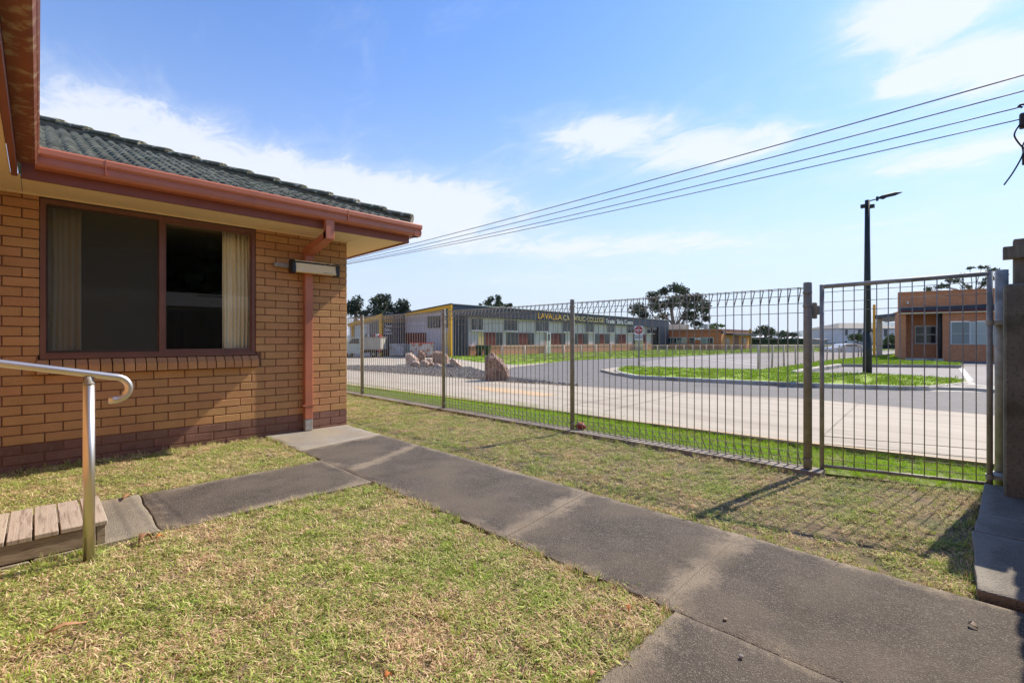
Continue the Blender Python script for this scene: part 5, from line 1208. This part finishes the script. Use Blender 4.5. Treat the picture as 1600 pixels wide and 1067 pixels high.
# truck
d = 29.6; q = dp(595.5, d); tr = thing('parked_truck', 'pale parked truck with a beige ribbed tray box, half hidden by the brick house corner', 'truck', (q[0], q[1], .045), rotz=YAW)
s_ = d/735
def bx(mb, pa, pb, ya, yb, da, db): return mb.box((pa-595.5)*s_, (pb-595.5)*s_, da, db, zat(yb,d)-.045, zat(ya,d)-.045)
lput(bx(MB(), 567.5, 594.5, 527.5, 544.5, 0, 1.4), 'tray_box', M['truck_body'], tr)
for k in range(8): x = 568+k*3.7; lput(bx(MB(), x, x+.9, 528, 544.3, -.03, -.001), 'rib', M['truck_body'], tr)
lput(bx(MB(), 566, 595.5, 526.5, 527.4, -.05, 1.45), 'rail', M['galv'], tr); lput(bx(MB(), 566, 595.5, 544.6, 546.2, -.05, 1.45), 'chassis', M['galv'], tr)
mb = MB(); xs = lambda p: (p-595.5)*s_; zz_ = lambda y: zat(y,d)-.045
mb.add([(xs(px),yy,zz_(py)) for yy in (.05,1.35) for px, py in ((564,552),(564,527),(549,527),(541,536),(533,539),(530,552))], [(0,1,2,3,4,5),(11,10,9,8,7,6)]+[(i,(i+1)%6,6+(i+1)%6,6+i) for i in range(6)])
cab = lput(mb, 'cab', M['truck_cab'], tr)
mb = MB(); mb.add([(xs(px),.04,zz_(py)) for px, py in ((561,537),(561,529),(550,529),(544,537))], [(0,1,2,3)]); o = lput(mb, 'window', M['glass_dark'], cab)
lput(bx(MB(), 535, 592, 547, 551, .3, 1.1), 'underbody', M['tyre'], tr)
for px in (583,545):
    wh = MB(); r_ = 5.2*s_; wh.tube([(xs(px),.06,r_),(xs(px),.30,r_)], r_, 18); wo = lput(wh, 'wheel', M['tyre'], tr); lput(MB().tube([(xs(px),.045,r_),(xs(px),.058,r_)], r_*.38, 14), 'rim', M['galv'], wo)
lput(bx(MB(), 591.5, 594.3, 546.4, 549, -.06, -.01), 'tail_light', M['sign_red'], tr)
for k, (pa, pb, m) in enumerate(((569,571.5,'glass_dark'),(572,576,'alu_white'),(577,579,'navy'),(581,584,'skip_red'),(585,589,'alu_white'),(590,592.5,'skip_red'))):
    o = lput(bx(MB(), pa, pb, 521.8+k%2, 526.4, .2, .6), 'load_item', M[m], tr)
# silver car
d = 42; q = dp(1300.5, d); car = thing('parked_car', 'silver parked car seen through the fine mesh fence left of the lamp post', 'car', (q[0], q[1], .04), rotz=YAW); s_ = d/735
pr = [(0,552),(0,546),(3,543.5),(14,541.5),(22,537.2),(38,536.8),(50,541),(60,543),(62,547),(61,552)]
mb = MB(); n = len(pr); vs = []
for yy, ins in ((0,0),(1.45,0)): vs += [(p*s_, yy, zat(py,d)-.04) for p, py in pr]
mb.add(vs, [tuple(range(n)), tuple(range(2*n-1,n-1,-1))]+[(i,(i+1)%n,n+(i+1)%n,n+i) for i in range(n)]); lput(mb, 'body', M['car_paint'], car)
mb = MB(); mb.add([(p*s_,-.01,zat(py,d)-.04) for p, py in ((16,541.5),(23,538.2),(37,537.9),(47,541.5))], [(0,1,2,3)]); lput(mb, 'window', M['glass_dark'], car)
for p in (12,50): wo = lput(MB().tube([(p*s_,-.02,.16),(p*s_,.15,.16)], .17, 16), 'wheel', M['tyre'], car); lput(MB().tube([(p*s_,-.03,.16),(p*s_,-.021,.16)], .09, 12), 'rim', M['alu_white'], wo)
# mesh fences on beige posts
def netfence(label, rows_, r=.035, zp=.05):
    p0 = gp(rows_[0][0], rows_[0][2], zp); t = thing('post_and_mesh_fence', label, 'fence', (p0[0], p0[1], zp)); prev = None
    for (px, py0, py1) in rows_:
        q = gp(px, py1, zp); d = depth(*q); h = zat(py0, d)
        o = MB().tube([(q[0],q[1],zp-.02),(q[0]+random.uniform(-.03,.03),q[1]+random.uniform(-.03,.03),h)], r, 8).build('post', M['beige'], t, smooth=True)
        if prev:
            (a, ha) = prev; mb_ = MB(); mb_.add([(a[0],a[1],zp+.05),(q[0],q[1],zp+.05),(q[0],q[1],h-.03),(a[0],a[1],ha-.03)], [(0,1,2,3)]); mb_.build('mesh_panel', M['net'], t)
            MB().tube([(a[0],a[1],ha-.03),(q[0],q[1],h-.03)], .012, 5).build('top_wire', M['beige'], t)
        prev = (q, h)
netfence('beige post and fine mesh fence along the edge of the kerbed island', [(1184.5,538.8,577.3),(1206,538.8,575),(1225,538.6,573),(1243,538.5,570.3),(1271,538.5,566.2),(1282.5,538.5,565),(1292,538.6,563.6),(1302,538.8,562.3),(1311,539,561.2),(1319.5,539,560.3),(1333,539,559.2),(1341,539,558.5),(1346,539,558)])
netfence('beige post and fine mesh fence on the grass in front of the long building', [(785,539.5,567.5),(819.5,539.7,565.2),(852,539.6,564),(881,539.4,562.8),(907.5,539.2,561),(930.5,539,559.8),(953.5,539,558.8),(1010,538.9,556.6),(1027,538.8,555.8),(1042.5,538.8,555.2),(1055.5,538.8,554.9),(1069,538.8,554.4),(1082.5,538.7,554),(1094,538.7,553.6),(1104,538.7,553.2),(1115,538.6,552.8),(1135,538.6,552.2),(1143,538.6,551.9),(1158,538.6,551.4),(1172,538.6,551),(1200,538.8,550.6),(1230,538.8,550.2),(1262,538.8,550)], r=.045)

# ---- rocks
def rock(label, out, base, m, thick, seed, cat='rock', group=None, zb_=.06):
    rg = random.Random(seed); d = (CH-zb_)*FOC/(base-HY); pts = []
    for px, py in out:
        for dd, sc in ((0,.86),(thick*.35,1.0),(thick*.7,.97),(thick,.72)):
            cx_ = sum(o[0] for o in out)/len(out); cy_ = base
            x = cx_+(px-cx_)*sc*rg.uniform(.95,1.04); yy = cy_+(py-cy_)*sc*rg.uniform(.95,1.03); X_, Y_ = dp(x, d); z_ = max(zat(yy, d), zb_-.04)
            pts.append((X_+FX*dd+rg.uniform(-.02,.02)*thick, Y_+FY*dd+rg.uniform(-.02,.02)*thick, z_))
    bm = bmesh.new(); vs = [bm.verts.new(p) for p in pts]; r = bmesh.ops.convex_hull(bm, input=vs); bmesh.ops.delete(bm, geom=[g for g in r['geom_interior'] if isinstance(g, bmesh.types.BMVert)], context='VERTS')
    bmesh.ops.remove_doubles(bm, verts=bm.verts, dist=.03); bmesh.ops.triangulate(bm, faces=bm.faces[:])
    bmesh.ops.subdivide_edges(bm, edges=bm.edges[:], cuts=2, use_grid_fill=True)
    for v in bm.verts: v.co += Vector((noise.noise(v.co*6+Vector((seed,0,0))), noise.noise(v.co*6+Vector((0,seed,0))), noise.noise(v.co*6+Vector((0,0,seed)))))*.045*min(1,thick*2)
    bmesh.ops.recalc_face_normals(bm, faces=bm.faces); me = bpy.data.meshes.new('rock'); bm.to_mesh(me); bm.free(); me.materials.append(m)
    return tag(put(me, 'rock'), label, cat, group)
GR = 'landscaping rocks on the gravel bed'
Z = lambda x, y: (620+x/7.62, 530+y/7.62)
rock('largest upright reddish boulder standing alone at the tip of the gravel bed', [(757.5,595),(757,575),(758,560),(763,555),(768,551.5),(772,553),(776,557),(783,562),(789,569),(794,577),(797,587),(794,592),(780,595)], 595, M['rock'], .42, 3, 'boulder')
rock('slab shaped pinkish rock leaning at the left end of the rock group', [Z(92,165),Z(150,160),Z(200,200),Z(245,240),Z(240,290),Z(160,305),Z(95,300)], 569.6, M['rock_pale'], .5, 4, group=GR)
rock('narrow pointed upright rock in front of the red rimmed skip', [Z(252,135),Z(275,112),Z(300,140),Z(335,175),Z(325,290),Z(252,290)], 568.5, M['rock'], .22, 5, group=GR)
rock('broad dark blocky rock in the middle of the group behind the fence post', [Z(418,150),Z(455,138),Z(530,155),Z(590,170),Z(612,210),Z(605,290),Z(420,300)], 569.5, M['rock'], .5, 6, group=GR)
rock('wedge shaped rock sloping down at the right end of the rock group', [Z(618,250),Z(655,220),Z(700,250),Z(785,325),Z(730,345),Z(640,330)], 574.5, M['rock_pale'], .4, 7, group=GR)
for i, (x0_, y0_, x1_, y1_, b_, m, lb) in enumerate(((150,255,275,335,574,'rock_pale','pale rounded rock in front of the leaning slab rock'),(265,245,375,340,574.5,'rock_pale','pale jagged rock at the foot of the narrow pointed rock'),
        (365,270,435,335,573.8,'rock','small dark reddish rock between the pale rocks and the blocky rock'),(425,285,515,342,574.8,'rock_pale','small low pinkish rock before the blocky rock'),(570,288,645,338,574,'rock_grey','small bluish grey rock beside the wedge shaped rock'),(330,225,430,290,570,'rock_pale','flat pale rock behind the small reddish rock'))):
    c = ((x0_+x1_)/2, (y0_+y1_)/2); rx_, ry_ = (x1_-x0_)/2, (y1_-y0_)/2
    out = [Z(c[0]+rx_*math.cos(a_)*(1+.12*math.sin(3*a_+i)), c[1]+ry_*math.sin(a_)) for a_ in [2*PI*k/9 for k in range(9)]]
    rock(lb, out, b_, M[m], .3, 20+i, group=GR)

# ---- small things on the lawn
def leafthing(label, pts, wdt, m, name='fallen_leaf', cat='leaf', zc=.018, curl=.012):
    mb_ = MB(); P_ = [Vector(p) for p in pts]; n = len(P_); vs = []
    for i, p in enumerate(P_):
        d_ = (P_[min(i+1,n-1)]-P_[max(i-1,0)]).normalized(); nn_ = Vector((-d_.y,d_.x)); t_ = i/(n-1); w__ = wdt*math.sin(PI*(.06+.9*t_)); z_ = zc+curl*math.sin(PI*t_*1.3)
        vs += [(p.x-nn_.x*w__, p.y-nn_.y*w__, z_+.006), (p.x, p.y, z_), (p.x+nn_.x*w__, p.y+nn_.y*w__, z_+.008)]
    fs = [(i*3+k, i*3+k+1, (i+1)*3+k+1, (i+1)*3+k) for i in range(n-1) for k in (0,1)]
    mb_.add(vs, fs); o = mb_.build(name, m, smooth=True); sd = o.modifiers.new('s','SOLIDIFY'); sd.thickness = .0012; return tag(o, label, cat)
leafthing('long curled brown gum leaf lying on the front lawn near the bottom left', [gp(x,y,.03) for x, y in ((70,993),(88,988),(100,983),(112,980),(124,976),(136,971))], .012, M['dead_leaf'], zc=.034)
leafthing('crumpled brown leaf on the edge of the side path by the handrail post', [gp(x,y,.03) for x, y in ((217,847),(224,842),(231,838),(238,836))], .022, M['dead_leaf'], zc=.03, curl=.03)
leafthing('small orange brown leaf beside the crumpled leaf at the side path', [gp(x,y,.03) for x, y in ((243,843),(250,840),(258,838))], .014, M['orange_leaf'], zc=.035)
leafthing('dry brown leaf on the grass just above the far edge of the side path', [gp(x,y,.03) for x, y in ((193,780),(199,774),(206,771))], .022, M['dead_leaf'], zc=.03)
leafthing('small brown leaf on the grass strip under the end of the window', [gp(x,y,.03) for x, y in ((292,710),(298,708),(304,706))], .02, M['dead_leaf'], zc=.03)
leafthing('dark curled leaf on the grass strip near the downpipe corner', [gp(x,y,.03) for x, y in ((415,713),(421,715),(427,712))], .022, M['bark'], zc=.03, curl=.03)
leafthing('tiny bright orange leaf on the lawn edge beside the main path', [gp(x,y,.03) for x, y in ((979,947),(982,951),(983,955))], .008, M['orange_leaf'], zc=.03)
leafthing('small black curled leaf lying on the main path near the edging slabs', [gp(x,y,.03) for x, y in ((1513,970),(1517,972),(1521,974),(1528,977))], .012, M['bark'], zc=.020, curl=.006)
leafthing('yellow brown leaf at the bottom left corner of the lawn', [gp(x,y,.03) for x, y in ((601,1064),(606,1058),(612,1053))], .012, M['orange_leaf'], zc=.034)
leafthing('pale dry leaf on the lawn left of the branch path', [gp(x,y,.03) for x, y in ((920,1062),(926,1056),(932,1050))], .01, M['dead_leaf'], zc=.034)
p = gp(1130,964,.03)
for px, py, lb in ((1133,962,'small dark pebble on the main path above the branch path joint'),(1158,1019,'small dark pebble on the branch path slab')):
    p = gp(px,py,.03); bm = bmesh.new(); bmesh.ops.create_icosphere(bm, subdivisions=2, radius=.008)
    for v in bm.verts: v.co = Vector((v.co.x*1.3+.002*noise.noise(v.co*200), v.co.y, v.co.z*.7))+Vector((p[0],p[1],.0165))
    me = bpy.data.meshes.new('pebble'); bm.to_mesh(me); bm.free(); me.materials.append(M['rock_grey'] if px > 1150 else M['bark']); tag(put(me,'pebble'), lb, 'pebble')
# scrap of red plastic at the fence foot
rx0, ry0 = gp(905,669,.05); mb = MB(); vs = []; n = 9
for j in range(6):
    for i in range(n):
        a_ = 2*PI*i/n; r_ = .055*math.sin(PI*(j+.6)/6.4)*(1+.35*noise.noise(Vector((i*.9,j*.9,3)))); vs.append((rx0+.03+r_*math.cos(a_), ry0+r_*math.sin(a_)*1.5, .02+.02*j+.012*noise.noise(Vector((i,j,7)))))
mb.add(vs, [(j*n+i, j*n+(i+1)%n, (j+1)*n+(i+1)%n, (j+1)*n+i) for j in range(5) for i in range(n)]+[tuple(range(n)), tuple(range(5*n,6*n))]); tag(mb.build('plastic_scrap', M['cloth_red'], smooth=True), 'crumpled faded red plastic scrap at the foot of the middle fence post', 'litter')

# trees behind the shed, mirrored in the house window
for i, (x, y, h) in enumerate(BACK_TREES):
    t = thing('garden_tree', ('shorter dark tree behind the left end of the garden shed','tallest dark tree behind the right end of the garden shed')[i], 'tree', (x, y, 0), 'garden trees behind the shed')
    rg = np.random.default_rng(50+i); n = 9000; v = rg.normal(size=(n,3)); v /= np.linalg.norm(v,axis=1)[:,None]; v *= (rg.random(n)**.4)[:,None]
    p = np.array([x,y,h*.58])+v*np.array([4.0,3.2,h*.46]); s_ = rg.uniform(.25,.5,n); e1 = rg.normal(size=(n,3)); e1 /= np.linalg.norm(e1,axis=1)[:,None]; e2 = np.cross(e1, rg.normal(size=(n,3))); e2 /= np.linalg.norm(e2,axis=1)[:,None]
    vs = np.stack([p-e1*s_[:,None]*.7, p+e2*s_[:,None]*.5, p+e1*s_[:,None]*.7, p-e2*s_[:,None]*.5], 1).reshape(-1,3)
    me = bpy.data.meshes.new('crown'); me.from_pydata(vs.tolist(), [], np.arange(n*4).reshape(n,4).tolist()); me.materials.append(M['leaf_dark']); put(me, 'crown', t)
    MB().tube([(x,y,-.05),(x,y,h*.7)], .2, 8, radii=[.22,.1]).build('trunk', M['bark'], t, smooth=True)

# ---- the air: one closed box of thin even haze round the camera and the whole place
hz_m = bpy.data.materials.new('haze'); hz_m.use_nodes = True; t = hz_m.node_tree
for n in list(t.nodes):
    if n.type != 'OUTPUT_MATERIAL': t.nodes.remove(n)
pv = t.nodes.new('ShaderNodeVolumePrincipled'); pv.inputs['Color'].default_value = (.78,.88,1,1); pv.inputs['Density'].default_value = 6.5e-5; pv.inputs['Anisotropy'].default_value = .2
t.links.new(pv.outputs[0], t.nodes['Material Output'].inputs['Volume'])
MB().box(-4500,9500,-4500,9500,-5,420).build('haze', hz_m, kind='stuff')
